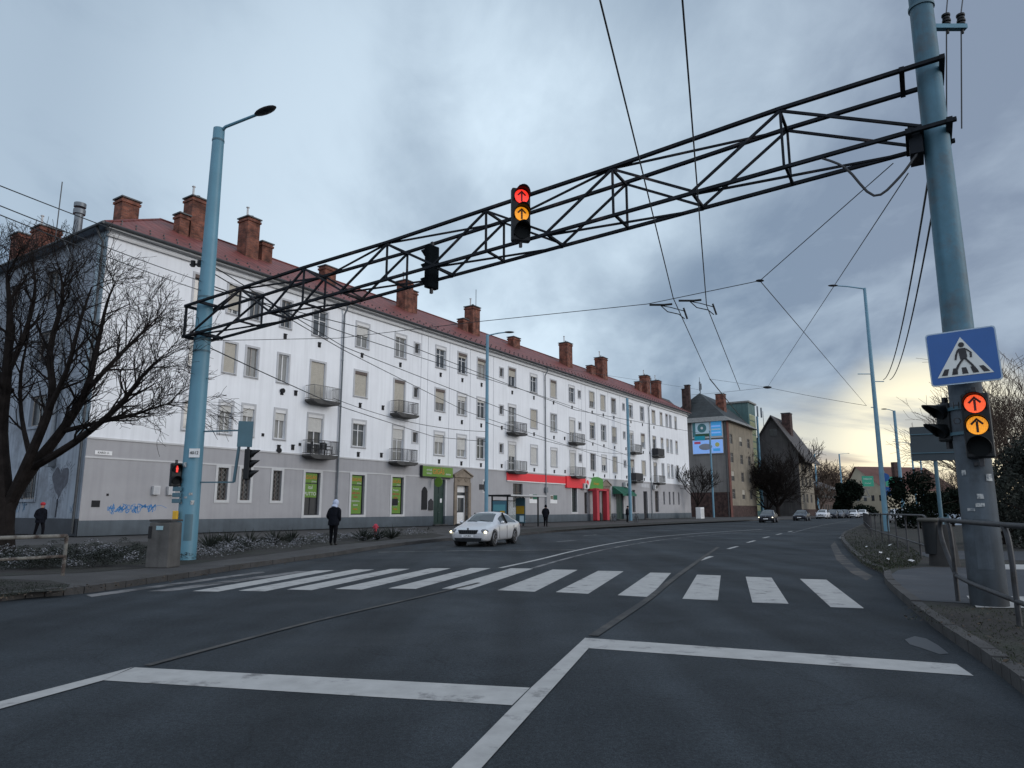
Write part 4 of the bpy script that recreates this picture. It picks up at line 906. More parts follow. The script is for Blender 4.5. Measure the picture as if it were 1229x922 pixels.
def signal(name,loc,rz,on,label,w=.36,unit=.36,visor=.26,body=M_black,group='traffic signals over and beside the road'):
    """stacked signal; local -Y is the face"""
    e=empty(name,loc,rz,label,'traffic signal',group); n=len(on); h=unit*n
    b=MB(); b.box(-w/2,w/2,0,.16,0,h); b.build('housing',body,e,bevel=.03)
    MB().box(-.03,.03,.05,.12,-.12,0).build('mount',M_iron,e); MB().box(-.03,.03,.05,.12,h,h+.1).build('mount',M_iron,e)
    for i,k in enumerate(on):
        zc=h-unit*(i+.5); r=w*.38
        b=MB(); b.tube([(0,-.022,zc),(0,.01,zc)],r,28); lens=b.build('lens',{'r':M_lr,'R':M_lrc,'a':M_la,'':M_off,'p':M_off}[k],e)
        if k in('r','R','a'):
            b=MB(); y0,y1=-.03,-.0235; a=r
            b.box(-a*.12,a*.12,y0,y1,zc-a*.78,zc+a*.45)
            for sx in (-1,1):
                b.prism([(sx*a*.48,zc+a*.02),(sx*a*.64,zc+a*.18),(0,zc+a*.82),(0,zc+a*.52)] if sx>0 else [(0,zc+a*.52),(0,zc+a*.82),(-a*.64,zc+a*.18),(-a*.48,zc+a*.02)],'y',y0,y1)
            b.build('arrow',mat('arrow_dark_red',(.14,.004,.004),.5) if k!='a' else mat('arrow_black',(.05,.012,.0),.5),lens)
        if k=='p':
            b=MB(); y0,y1=-.03,-.0235; a=r
            b.tube([(0,y0,zc+a*.62),(0,y1,zc+a*.62)],a*.2,12); b.box(-a*.28,a*.28,y0,y1,zc-a*.15,zc+a*.38); b.box(-a*.22,-a*.03,y0,y1,zc-a*.85,zc-a*.15); b.box(a*.03,a*.22,y0,y1,zc-a*.85,zc-a*.15); b.build('red_figure',M_lrc,lens)
        b=MB(); N_=18; vs=[];fs=[]
        for j in range(N_+1):
            t=radians(-35+250*j/N_); rr=r*1.12; ext=visor*(.35+.65*max(0,sin(t)) if sin(t)>0 else .35+.3*sin(t))
            vs+= [(rr*cos(t),0,zc+rr*sin(t)),(rr*cos(t)*.98,-max(ext,.03),zc+rr*sin(t)*.98)]
        for j in range(N_): fs.append((2*j,2*j+1,2*j+3,2*j+2))
        b.raw(vs,fs); v=b.build('visor',body,e,smooth=True,fix=False); sm=v.modifiers.new('s','SOLIDIFY'); sm.thickness=.008
    return e
def gp(s,y,z): return PLp+gx*s+Vector((-gx.y,gx.x,0))*y+Vector((0,0,z-KZ))
# front face towards the waiting driver
def plane_hit(u,v,off):
    d=Vector(ray(u,v)); o=PLp+gn*off; t=(o.x*gn.x+o.y*gn.y)/(d.x*gn.x+d.y*gn.y); return Vector((d.x*t,d.y*t,H+d.z*t))
p=plane_hit(626,290,.62); signal('traffic_signal',(p.x,p.y,p.z+.02),radians(14),['R','a',''],'signal hanging from the gantry with red and amber arrows lit',w=.42,unit=.41)
p=plane_hit(515,349,-.05); signal('traffic_signal',(p.x,p.y,p.z+.03),radians(180+48),['','',''],'unlit signal seen from behind between the gantry chords',w=.36,unit=.37,body=M_sigback)
# on the right mast
q=PRp+Vector((-.25,-.42,0)); z0=zat(q.y,550); z1=zat(q.y,472)
signal('traffic_signal',(q.x-.02+.12,q.y,z0),facing(q)+radians(-4),['r','a',''],'signal on the right mast below the crossing sign with red and amber arrows lit',w=.37,unit=(z1-z0)/3)
q2=at(1147,520,PRp.y+.1); signal('traffic_signal',(q2.x-.10,q2.y+.15,zat(q2.y+.1,531)+.02),radians(-80),['',''],'two lens pedestrian signal turned sideways on the right mast, dark',w=.28,unit=.31,visor=.34)
for z_ in (z0-KZ-.08,z1-KZ+.05): MB().bar((0,0,z_),(-.15,-.3,z_),.05).build('signal_bracket',M_iron,PR)
# text down the mast
text('H',.15,M_iron,PR,(-.30,-.20,3.05),(pi/2,0,radians(-20))); text('O',.15,M_iron,PR,(-.31,-.20,2.80),(pi/2,0,radians(-20)))
# crossing sign
pc=at(1155.5,428,PRp.y-.42); sw=.94; sh_=.85
zc=pc.z; cs=empty('crossing_sign',(pc.x,pc.y,zc),facing(pc)+radians(-2),'blue square pedestrian crossing sign with white triangle on the right mast','sign'); cs.rotation_euler[1]=radians(-1.5)
def rrect(w,h,r,n=5):
    out=[]
    for cx_,cz_,a0 in ((w/2-r,h/2-r,0),(-w/2+r,h/2-r,90),(-w/2+r,-h/2+r,180),(w/2-r,-h/2+r,270)):
        for i in range(n+1): a=radians(a0+90*i/n); out.append((cx_+r*cos(a),cz_+r*sin(a)))
    return out
MB().prism(rrect(sw,sh_,.05),'y',0,.03).build('rim',M_sedge,cs)
MB().prism(rrect(sw-.04,sh_-.04,.04),'y',-.006,-.001).build('blue_panel',M_sblue,cs)
MB().prism([(-.37,-.30),(.37,-.30),(0,.31)],'y',-.014,-.0075).build('white_triangle',M_swhite,cs)
b=MB(); y0,y1=-.022,-.0155
for xx in (-.29,-.145,0,.145,.29): b.prism([(xx-.035-(xx>.2)*.0-.012*(xx/.29),-.275),(xx+.035-.012*(xx/.29)+.01,-.275),(xx+.025-xx*.22,-.175),(xx-.035-xx*.22,-.175)],'y',y0,y1)
b.build('zebra_bars',M_iron,cs)
b=MB(); y0,y1=-.0285,-.0225
b.tube([(0,y0,.185),(0,y1,.185)],.04,14); b.prism([(-.055,.13),(.05,.13),(.06,.0),(.045,-.05),(-.035,-.05)],'y',y0,y1)
for P,w in ((((-.05,.11),(-.085,.03),(-.10,-.045)),.028),(((.05,.115),(.11,.05),(.105,-.03)),.028),(((-.0,-.04),(-.07,-.13),(-.13,-.25)),.036),(((.03,-.04),(.10,-.14),(.16,-.25)),.036)):
    for i in range(2): b.bar((P[i][0],(y0+y1)/2,P[i][1]),(P[i+1][0],(y0+y1)/2,P[i+1][1]),w,.006,up=(0,0,1)) if False else b.prism([(P[i][0]-w/2,P[i][1]),(P[i][0]+w/2,P[i][1]),(P[i+1][0]+w/2,P[i+1][1]),(P[i+1][0]-w/2,P[i+1][1])],'y',y0,y1)
b.build('walking_figure',M_iron,cs)
# left mast equipment
ql=PLp+Vector((-.28,-.32,0)); z0=zat(ql.y,584); z1=zat(ql.y,556)
signal('pedestrian_signal',(ql.x-.02,ql.y,z0),radians(42),['p',''],'pedestrian signal on the left mast showing the red figure',w=.30,unit=(z1-z0)/2,visor=.2)
b=MB(); b.box(-.34,-.28,-.28,-.2,2.0,2.35); b.build('control_box',M_sback,PL)
o=MB().box(-.3,-.16,-.38,-.28,1.15,1.4).build('push_button_box',M_yellow,PL,bevel=.02)
b=MB()
for k in range(3): b.box(-.36,-.12,-.36,-.30,1.62+k*.17,1.74+k*.17)
b.build('sticker_box',M_sback,PL,bevel=.01)
o=MB().box(.02,.32,-.33,-.30,zat(PLp.y,550)-KZ-.0,zat(PLp.y,542)-KZ+.06).build('number_plate',M_bwhite,PL); text('4012',.13,M_dark,o,(.17,-.334,zat(PLp.y,546)-KZ+.03),rx())
zu=zat(PLp.y,518)-KZ; zl=zat(PLp.y,579)-KZ
b=MB(); b.bar((.2,0,zu),(1.38,-.1,zu+.02),.04); b.bar((.2,0,zl),(1.3,-.1,zl),.04); b.bar((1.3,-.1,zl),(1.42,-.1,zu),.07); b.build('signal_frame',M_sback,PL)
p=PLp+Vector((1.75,-.1,0)); signal('traffic_signal',(p.x,p.y,zat(p.y,576)),radians(100),['','',''],'dark signal seen from the side on the frame of the left mast',w=.3,unit=.30,visor=.26)
p=PLp+Vector((1.58,-.2,0)); o=MB().box(-.21,.21,0,.02,-.38,.38).build('road_sign',M_sback); o.location=(p.x,p.y,zat(p.y,521)); o.rotation_euler=(0,0,radians(20)); tag(o,'blank teal back of a road sign fixed beside the left mast','sign')
# ------------------------------------------------------------------ other street lamps
M_blue2=mat('pole_blue_far',(.13,.27,.36),.6,.12,2,streak=.15)
def lamp(u,vb,vt,r0,r1,arm=None,label='',y=None,arms2=()):
    p=g(u,vb,0) if y is None else at(u,vb,y); p.z=KZ
    h=zat(p.y,vt)-KZ; xt=at(u,vt,p.y)
    e=tapered_pole('street_lamp',p,h,r0,r1,M_blue2,label,'street lamp','street lamps along the road',12)
    if arm:
        dx=arm/F*p.y*1.02
        b=MB(); b.tube([(0,0,h-.05),(dx*.6,0,h+.12),(dx,0,h+.18)],[.05,.045,.04],6); a=b.build('lamp_arm',M_blue2,e,smooth=True)
        MB().ball((dx+(.25 if dx>0 else -.25),0,h+.19),(.36,.15,.07),10,6).build('lamp_head',M_iron,a,smooth=True)
    for v2,l in arms2:
        b=MB(); z=zat(p.y,v2)-KZ; b.tube([(0,0,z),(l,0,z)],.03,6); b.build('side_arm',M_blue2,e)
    return e
lamp(583.5,640,402,.13,.10,22,'slim blue street lamp rising behind the silver car')
lamp(757,626,478,.22,.17,None,'bare blue pole by the green awning of the white building',arms2=())
lamp(857,622,517,.17,.14,None,'bare blue pole in front of the wall with the two billboards')
lamp(916,620,500,.30,.22,None,'thick blue pole in front of the teal tower')
lamp(964,618.5,528,.26,.2,-7,'blue pole beside the bare tree and the gabled house')
lamp(983,618,545,.25,.2,8,'thin lamp between the gabled house and the sign gantry')
lamp(1013,617.5,545,.25,.2,10,'thin lamp rising over the sign gantry')
lamp(1064.5,640,346,.17,.10,-34,'tall blue street lamp behind the right railing with arm to the road',arms2=((449,-1.0),(458,.75),(489,-.3)))
lamp(1086,628,493,.2,.15,-9,'second lamp beyond the tall blue one',arms2=((530,-.5),))
lamp(1102,622,532,.17,.14,-12,'far lamp seen under the blank road sign')
for u in (1112,): lamp(u,624,548,.15,.12,None,'bare pole under the right edge of the blank road sign')
# ------------------------------------------------------------------ wires
def wire(pts,r,name='overhead_wire',label='thin dark overhead wire strung across the road',sag=0.,group='overhead wires',n=14):
    b=MB(); P=[Vector(p) for p in pts]; out=[]
    for i in range(len(P)-1):
        for k in range(n):
            t=k/n; q=P[i].lerp(P[i+1],t); q.z-=sag*4*t*(1-t); out.append(q)
    out.append(P[-1]); b.tube(out,r,5); o=b.build(name,M_wire,smooth=True); return tag(o,label,'wire',group)
def hz(u,v,z):  # point on the ray at height z
    d=Vector(ray(u,v)); t=(z-H)/d.z; return Vector((d.x*t,d.y*t,z))
# trolley contact wires
c1=[hz(690,-120,6.6),hz(720,0,6.5),hz(767,190,6.35),hz(808,358,6.2),hz(852,455,6.1)]; c2=[hz(806,-120,6.6),hz(819,0,6.5),hz(834,190,6.35),hz(848,367,6.2),hz(888,468,6.1)]
wire(c1,.011,label='left of the two trolley wires rising steeply overhead'); wire(c2,.011,label='right of the two trolley wires rising steeply overhead')
wire([c1[-1],at(905,520,110),at(985,585,210)],.02,label='continuation of the trolley wire toward the far street',n=4)
kn=hz(912,337,6.55)
PLw=PLp+Vector((.2,-.1,zat(PLp.y,410)-KZ)); 
wire([PLw,hz(406,406,6.75),hz(575,386,6.6)],.009,label='span wire from the left mast running over the road to the knot'); wire([hz(575,386,6.6),hz(777,365,6.45),kn],.009,label='part of the cross wire meeting the trolley hangers')
PRa=plane_hit(1072,196,.4); PRb=plane_hit(1090,208,.3)
wire([kn,PRa],.009,label='wire rising from the knot to the right end of the gantry')
k2=at(921,465,55); k3=at(1040,487,46)
wire([PRb,k2],.010,label='long wire falling from the gantry to the far span')
wire([kn,k3],.010,label='wire falling from the knot to the tall lamp')
wire([at(830,474,75),k2,k3],.014,label='far span wire ending at the tall lamp',sag=.05)
wire([at(852,455,40),k2],.009,label='short far wire above the dark roofed house')
for dx in (0,6): wire([PRp+Vector((-.05+dx*.03,0,7.6)),at(1060+dx*1.3,456,46.9)],.022,label='one of two slack cables from the right mast to the tall lamp',sag=.9,n=24)
for x,u in ((.42,1138),(.68,1160)): wire([PRp+Vector((x,0,zb+.2)),hz(u+10,-120,16.5)],.012,label='insulated cable leaving the top of the right mast'); 
for x in (.42,.68): wire([PRp+Vector((x,0,zb+.1)),PRp+Vector((x-.22,0,7.9))],.012,label='cable dropping down the right mast')
for x in (.42,): wire([PRp+Vector((.1,0,7.6)),PRp+Vector((-.05,.1,3.2))],.012,label='cable hanging along the right mast')
# left side wires to the mast and on along the facade
top_l=PLp+Vector((.1,-.1,zat(PLp.y,321)-KZ))
for (u,v,Y,l) in ((0,223,12,'upper wire from the left edge to the left mast'),(0,247,12,'second wire from the left edge to the left mast'),(0,258,12,'third wire from the left edge to the left mast')):
    wire([at(u-160,v-62,Y-2),at(u,v,Y),PLp+Vector((-.1,-.2,zat(PLp.y,v+93)-KZ))],.011,label=l,sag=.04)
ends=[((244,321),(412,420),(560,494),(757,560),'uppermost'),((244,312),(412,416),(640,505),(757,548),'second'),((246,340),(430,405),(640,472),(757,512),'third'),((240,412),(400,485),(520,524),(583,530),'lowest'),((246,345),(440,395),(690,492),(840,520),'longest')]
for a,b_,c_,d_,nm in ends:
    wire([at(*a,PLp.y),at(*b_,33),at(*c_,52),at(*d_,80 if d_[0]>600 else 41)],.019,label='%s wire running from the left mast along the white facade'%nm,n=8,sag=.02)
wire([at(583,507,41),at(757,545,78)],.018,label='wire between the slim lamp and the bare pole before the facade',sag=.5)
wire([at(400,478,37),at(583,518,41)],.016,label='thick cable sagging to the slim lamp before the facade',sag=.4)
wire([at(640,355+82,45),at(757,440+15,70),at(840,450+18,80)],.012,label='high wire passing before the far chimneys')
# hangers of the contact wires
def hanger(u,v,label):
    p=hz(u,v,6.4); e=empty('wire_hanger',p,radians(0),label,'wire fitting','trolley wire hangers on the cross wire'); s=p.y/21.
    b=MB(); b.tube([(-.45*s,0,0),(.0,0,.0),(.25*s,0,.02)],.035*s,6); b.build('insulator',M_black,e); b=MB(); b.tube([(-.1*s,0,-.02),(.1*s,0,-.22*s),(.45*s,0,-.3*s),(.62*s,0,-.45*s)],.016*s,5); b.tube([(-.1*s,0,-.02),(.2*s,0,-.08*s),(.62*s,0,-.2*s)],.014*s,5); b.tube([(.6*s,0,-.1*s),(.7*s,0,-.45*s)],.03*s,5); b.build('clip_arm',M_black,e)
hanger(797,366,'left of the two hangers where the trolley wires cross'); hanger(832,361,'right of the two hangers where the trolley wires cross')
for (pp,l) in ((kn,'small wire knot high over the road'),(k2,'small wire knot above the far roofs')):
    o=MB().ball((0,0,0),(.16*pp.y/25,.05,.05*pp.y/25),8,6).build('wire_knot',M_black); o.location=pp; tag(o,l,'wire fitting')
p=PLp+Vector((-.28,0,zat(PLp.y,317)-KZ)); e=empty('insulator_pair',p,0,'pair of black insulators clamped high on the left mast','insulator')
for x in (-.18,.02):
    b=MB()
    for k in range(4): b.cyl(x,-.05,k*.05-.1,k*.05-.065,.07,8)
    b.build('insulator',M_black,e)
MB().bar((-.3,0,-.02),(.2,0,-.02),.05).build('bracket',M_iron,e)
# ------------------------------------------------------------------ far buildings
def frame_obj(name,u,v,label,Y=None,az=AZ):
    p=g(u,v) if Y is None else at(u,v,Y); p.z=0
    return empty(name,p,pi/2-az,label,'building'),p
def on_plane(p,u,v,az=AZ):
    n_=Vector((cos(az),-sin(az),0)); d_=Vector((sin(az),cos(az),0)); d=Vector(ray(u,v)); t=(p.x*n_.x+p.y*n_.y)/(d.x*n_.x+d.y*n_.y); q=d*t; return (q.x-p.x)*d_.x+(q.y-p.y)*d_.y,H+q.z
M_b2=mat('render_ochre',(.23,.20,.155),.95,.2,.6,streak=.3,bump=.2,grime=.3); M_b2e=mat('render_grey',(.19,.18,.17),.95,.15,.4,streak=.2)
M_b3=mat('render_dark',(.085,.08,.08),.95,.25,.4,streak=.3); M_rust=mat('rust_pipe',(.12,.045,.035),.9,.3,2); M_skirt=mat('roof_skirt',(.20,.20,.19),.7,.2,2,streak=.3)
M_b5=mat('render_cream',(.40,.35,.26),.95,.1,.4)
def fwin(parent,s0,s1,z0,z1,m=M_wood,gl=M_glassf,shut=False,axis='x'):
    w=s1-s0; h=z1-z0
    if axis=='x': o=add_window(parent,(s0+s1)/2,z0,round(w,2),round(h,2),.5 if shut else 0,False,m,gl,None,surround=False,rec=.12)
    return o
# house with the billboards
B2,p2=frame_obj('billboard_house',877.5,621.6,'ochre corner house with hipped slate roof and two blue billboards on its end wall')
l2,_=on_plane(p2,908,600); _,e2=on_plane(p2,874,494); 
l2=max(l2,14); E2=17.6
op=[]; 
for s in (2.6,l2*.5,l2*.8):
    for z in (13.6,10.1,6.7,3.4): op.append((s-.95,s+.95,z,z+1.8))
wall('street_wall',0,l2,2.2,E2,op,M_b2,parent=B2); wall('base_wall',0,l2,0,2.2,[],M_brickd,y=-.05,parent=B2)
rs=random.Random(9)
for o_ in op: fwin(B2,*o_,shut=rs.random()<.25)
wall('end_wall',0,12.5,4.6,E2,[],M_b2e,parent=B2,axis='y'); wall('base_end_wall',0,12.5,0,4.6,[],M_brickd,parent=B2,axis='y',y=-.05)
MB().box(-.12,1.1,-.12,-.051,0,E2).build('rusty_corner',M_rust,B2); MB().cyl(-.2,.25,0,E2,.1,8).build('downpipe',M_gut,B2)
b=MB(); e=1.0; zt=E2+1.0; x0,x1,y0,y1=-e,l2+e,-e,12.5+e; i_=1.3
b.mat(M_skirt); 
ring0=[(x0,y0,E2),(x1,y0,E2),(x1,y1,E2),(x0,y1,E2)]; ring1=[(x0+i_,y0+i_,zt),(x1-i_,y0+i_,zt),(x1-i_,y1-i_,zt),(x0+i_,y1-i_,zt)]
for k in range(4): b.face([ring0[k],ring0[(k+1)%4],ring1[(k+1)%4],ring1[k]])
b.mat(M_roofg); ym=(y0+y1)/2; zp=zt+5.4; r0_=(x0+i_+4.2,ym,zp); r1_=(x1-i_-3.4,ym,zp)
b.face([ring1[0],ring1[1],r1_,r0_]); b.face([ring1[1],ring1[2],r1_]); b.face([ring1[2],ring1[3],r0_,r1_]); b.face([ring1[3],ring1[0],r0_]); b.face(ring0[::-1])
b.build('roof',None,B2)
for s,y,w,zt_ in ((1.6,7.6,.9,25.2),(2.2,8.4,.9,24.6),(7.5,3.0,1.6,23.8),(9.2,3.0,.7,22.6)):
    o=MB().box(s-w/2,s+w/2,y-w/2,y+w/2,18,zt_).build('chimney',M_brickd if s<5 else M_brick,B2); MB().box(s-w/2-.1,s+w/2+.1,y-w/2-.1,y+w/2+.1,zt_,zt_+.12).build('cap',M_gut,o)
b=MB(); b.cyl(4.8,6.2,23,27.2,.05,6); b.cyl(5.1,6.2,23,26,.05,6); b.box(4.6,4.75,6.0,6.3,24.5,26.3); b.box(5.2,5.35,6.0,6.3,24.8,26.0); b.bar((4.2,6.2,25),(5.6,6.2,25.2),.06); b.build('antenna_mast',M_zinc,B2)
# billboards: local y runs along the end wall (0 at the street corner)
def bb(y0,y1,z0,z1,m,name='billboard',x=-.15,d=.1): return MB().box(x-d,x,y0,y1,z0,z1).build(name,m,B2)
def endhit(u,v):
    d_=D; d=Vector(ray(u,v)); t=(p2.x*d_.x+p2.y*d_.y)/(d.x*d_.x+d.y*d_.y); q=d*t; return -((q.x-p2.x)*N.x+(q.y-p2.y)*N.y),H+q.z
ya,za=endhit(831.5,508.5); yb,zb_=endhit(867,523); 
o=bb(yb-.2,ya+.2,zb_-.35,za+.35,M_trim); MB().box(-.30,-.251,yb+(ya-yb)*.42,ya,zb_,za).build('picture_panel',M_bbl,o); MB().box(-.30,-.251,yb,yb+(ya-yb)*.36,zb_,za+.5).build('blue_panel',M_bb,o)
MB().tube([(-.32,ya-1.8,(za+zb_)/2+.3),(-.301,ya-1.8,(za+zb_)/2+.3)],.85,18).build('round_emblem',M_bbt,o); MB().tube([(-.34,ya-1.8,(za+zb_)/2+.3),(-.321,ya-1.8,(za+zb_)/2+.3)],.25,12).build('round_emblem',M_bwhite,o)
MB().box(-.32,-.301,yb+(ya-yb)*.42,ya,zb_,zb_+.55).build('picture_panel',flat('hedge_print',(.02,.08,.04)),o); MB().box(-.33,-.302,ya-.55,ya,zb_,za).build('picture_panel',M_bbt,o)
for k in range(3): MB().box(-.315,-.301,yb+.2,yb+1.9,zb_+.5+k*.6,zb_+.75+k*.6).build('caption_bar',M_bbl if k%2 else M_bb2,o)
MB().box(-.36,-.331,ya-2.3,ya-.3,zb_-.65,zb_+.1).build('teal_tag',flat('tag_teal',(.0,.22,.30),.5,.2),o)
ya,za=endhit(832,529.5); yb,zb_=endhit(868.5,543.5)
o=bb(yb-.1,ya+.1,zb_-.1,za+.1,M_trim); MB().box(-.30,-.251,yb+(ya-yb)*.45,ya,zb_,za).build('pale_panel',M_bb2,o); MB().box(-.30,-.251,yb,yb+(ya-yb)*.43,zb_,za).build('pale_panel',M_bb2,o)
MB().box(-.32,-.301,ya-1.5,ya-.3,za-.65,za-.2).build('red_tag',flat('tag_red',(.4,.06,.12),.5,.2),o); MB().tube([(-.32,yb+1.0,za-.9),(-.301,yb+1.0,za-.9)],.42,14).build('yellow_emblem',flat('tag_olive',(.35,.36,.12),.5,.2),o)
MB().box(-.32,-.301,yb+.5,yb+1.8,zb_+.35,zb_+.85).build('blue_tag',M_bb,o); MB().ball((-.33,(ya+yb)/2+.4,(za+zb_)/2),(.05,1.3,.6),14,8).build('car_picture',flat('print_grey',(.20,.22,.27),.5,.1),o)
# neighbour behind it
Bn,_=frame_obj('gabled_house',800,621,'dark roofed gabled house half hidden behind the white building',150)
b=MB(); b.face([(0,0,0),(0,14,0),(0,14,17),(0,0,17)]); b.face([(0,0,0),(16,0,0),(16,0,17),(0,0,17)]); b.face([(0,0,17),(0,14,17),(0,7,22.5)]); b.build('wall',M_b2e,Bn,fix=False)
b=MB(); b.face([(-1,-1,16.4),(17,-1,16.4),(17,7,23.2),(-1,7,23.2)]); b.face([(-1,15,16.4),(17,15,16.4),(17,7,23.2),(-1,7,23.2)]); b.build('roof',M_roofb,Bn); MB().box(3,3.6,6,6.6,22,26).build('chimney',M_zinc,Bn); MB().box(-.05,.02,5.5,8,18.2,20).build('window',M_glassf,Bn)
Bn.scale=(1,1,1.2); Bn.location=at(812,621,152).xy.to_3d(); 
# teal stair tower
Bt,pt=frame_obj('stair_tower',905.5,620.4,'narrow teal glazed stair tower between the billboard house and the gabled house',146)
zt_=zat(146,483); b=MB(); b.box(0,5.5,0,7,0,zt_); b.build('wall',mat('teal_panel',(.05,.115,.115),.5,.2,.5,streak=.3),Bt); MB().box(-.3,5.8,-.3,7.3,zt_,zt_+.35).build('roof',M_skirt,Bt)
b=MB()
for k in range(14): b.box(.6,4.9,-.05,-.01,1.2+k*1.45,2.45+k*1.45)
b.build('glass_strip',glass('glass_stairs',(.25,.27,.17),.12,.3),Bt)
# gable end house
B3,p3=frame_obj('gabled_house',963,618.9,'dark gabled apartment house with a chimney, standing behind bare trees',150)
l3,_=on_plane(p3,978,600); E3=zat(150,541); zp=zat(150+6,503)
yl=9.8
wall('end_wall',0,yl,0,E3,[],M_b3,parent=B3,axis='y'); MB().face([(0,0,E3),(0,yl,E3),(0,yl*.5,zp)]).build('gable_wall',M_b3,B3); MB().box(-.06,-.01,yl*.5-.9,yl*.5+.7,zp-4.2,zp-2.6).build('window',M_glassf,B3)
op=[]
for s in (3,l3*.45,l3*.75):
    for z in (9.7,6.4,2.9): op.append((s-.95,s+.95,z,z+1.9))
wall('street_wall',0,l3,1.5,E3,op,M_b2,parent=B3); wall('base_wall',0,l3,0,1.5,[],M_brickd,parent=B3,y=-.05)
for o_ in op: fwin(B3,*o_)
b=MB(); o_=1.2; ds=(zp-E3)/(yl*.5)
for sgn,ye,yy in ((1,-1.6,yl*.5),(-1,yl+1.2,yl*.5)):
    ze_=E3-ds*abs(ye if sgn>0 else (ye-yl)); b.prism([(ye,ze_),(yy,zp),(yy,zp+.35),(ye,ze_+.35)],'x',-o_,l3+1)
b.build('roof',M_roofb,B3); o=MB().box(5,7.5,2.2,4,15,zp+1.2).build('chimney',M_brickd,B3); MB().box(4.9,7.6,2.1,4.1,zp+1.2,zp+1.4).build('cap',M_gut,o)
b=MB(); 
for y in (7,8.2,12): b.cyl(1.2,y,zp-2,zp+1.6,.06,6)
b.box(1.0,1.3,7.2,7.5,zp+.2,zp+2.4); b.box(1.0,1.3,8.0,8.3,zp+.4,zp+2.8); b.build('antenna_mast',M_zinc,B3)
# low dark house and the cream house far down the street
B4,_=frame_obj('low_house',984,617,'low brick coloured house far down the street beside the sign gantry',205)
b=MB(); b.box(0,40,0,12,0,7.5); b.build('wall',mat('render_brown',(.075,.05,.042),.95,.3,.4),B4); MB().prism([(-1,7.5),(13,7.5),(6,10.5)],'x',-1,41).build('roof',M_roofb,B4)
for k in range(9):
    for z in (1.2,4.6): MB().box(1.5+k*4.2,3.1+k*4.2,-.06,-.005,z,z+1.7).build('window',M_glassf,B4)
B5,p5=frame_obj('cream_house',1064,614.5,'large cream house with gable end and red roof far down the street',225,az=radians(62))
b=MB()
pl,pk,prr=at(1007,590,238),at(1026,560,232),at(1064,590,225)
wE=20; zE=zat(225,588); zP=zat(228,559)
b.face([(0,0,0),(0,wE,0),(0,wE,zE),(0,wE*.66,zP),(0,0,zE)]); b.face([(0,0,0),(26,0,0),(26,0,zE),(0,0,zE)]); b.build('wall',M_b5,B5,fix=False)
B5.location=(at(1066,614,225).x,225,0); B5.rotation_euler=(0,0,radians(12))
b=MB(); b.face([(-.6,-.8,zE-.3),(27,-.8,zE-.3),(27,wE*.66,zP+.3),(-.6,wE*.66,zP+.3)]); b.face([(-.6,wE+.8,zE-.3),(27,wE+.8,zE-.3),(27,wE*.66,zP+.3),(-.6,wE*.66,zP+.3)]); b.build('roof',mat('roof_red_far',(.11,.05,.04),.9,.2,1),B5)
MB().box(8,9.4,5,6.4,zE+3,zP+1.4).build('chimney',M_brickd,B5)
for k in range(5): MB().box(-.06,-.005,2+k*3.6,3.3+k*3.6,zE*.55,zE*.55+1.8).build('window',M_glassf,B5)
# sign gantry far away
sgn=empty('sign_gantry',(0,0,0),0,'pale lattice sign gantry with green direction sign over the far road','gantry')
a_=at(975,612,175); c_=at(1046,612,175); zt0,zt1=zat(175,586),zat(175,596.5)
b=MB(); b.bar((a_.x,175,zt0),(c_.x,175,zt0),.3); b.bar((a_.x,175,zt1),(c_.x,175,zt1),.3)
k=0; x=a_.x
while x<c_.x-.9: b.bar((x,175,zt0 if k%2 else zt1),(x+.9,175,zt1 if k%2 else zt0),.16); x+=.9; k+=1
b.build('lattice_beam',M_skirt,sgn)
for u in (1011,1021): q=at(u,612,175); MB().cyl(q.x,175.0,0,zt1,.28,8).build('leg',M_blue2,sgn)
o=MB().box(at(1035,580,174.6).x,at(1048.5,580,174.6).x,174.5,174.7,zat(174.6,584),zat(174.6,571.5)).build('direction_sign',M_sgreen,sgn)
text('DEBRECEN',.42,M_text,o,(at(1041.6,577,174.4).x,174.48,zat(174.4,575)),rx()); text('Centrum',.42,M_text,o,(at(1041.6,577,174.4).x,174.48,zat(174.4,580)),rx())
o=MB().box(-.45,.45,0,.06,-.4,.4).build('direction_sign',M_sgreen); q=at(1068,578,60); o.location=q; tag(o,'small green direction sign beside the tall blue lamp','sign')
# blue signs on one post and blank square sign
q=g(1067.5,633,KZ); e=empty('sign_post',q,facing(q),'thin post with a round and a square blue sign behind the railing','sign')
h1=zat(q.y,590)-KZ; h2=zat(q.y,573)-KZ
MB().cyl(0,.06,0,h2+.5,.035,8).build('post',M_zinc,e); o=MB().box(-.33,.33,-.02,.02,h1-.36,h1+.36).build('square_sign',M_sblue,e); MB().bar((-.14,-.03,h1-.16),(.14,-.03,h1+.16),.09,.01).build('arrow',M_bwhite,o); MB().tube([(0,-.02,h2),(0,.02,h2)],.34,20).build('round_sign',M_sblue,e)
q=g(1134,662,KZ); e=empty('direction_board',q,facing(q)+.1,'blank grey back of a square road sign on a post behind the railing','sign')
zc_=zat(q.y,532.5)-KZ; hs=(zat(q.y,512)-zat(q.y,553))/2; ws=24/F*q.y/cos(.1)
MB().tube([(0,0,-.1),(0,0,zc_+hs)],.065,10).build('post',M_sback,e,smooth=True); o=MB().prism(rrect(ws*2,hs*2,.05),'y',-.10,-.07).build('board',mat('board_grey',(.028,.042,.052),.6,.1,2),e)
b=MB(); b.bar((-ws,-.115,hs*.55+zc_),(ws,-.115,hs*.55+zc_),.05,.03); b.bar((-ws,-.115,zc_-hs*.55),(ws,-.115,zc_-hs*.55),.05,.03); b.build('stiffener',M_sback,e); o.location.z=zc_
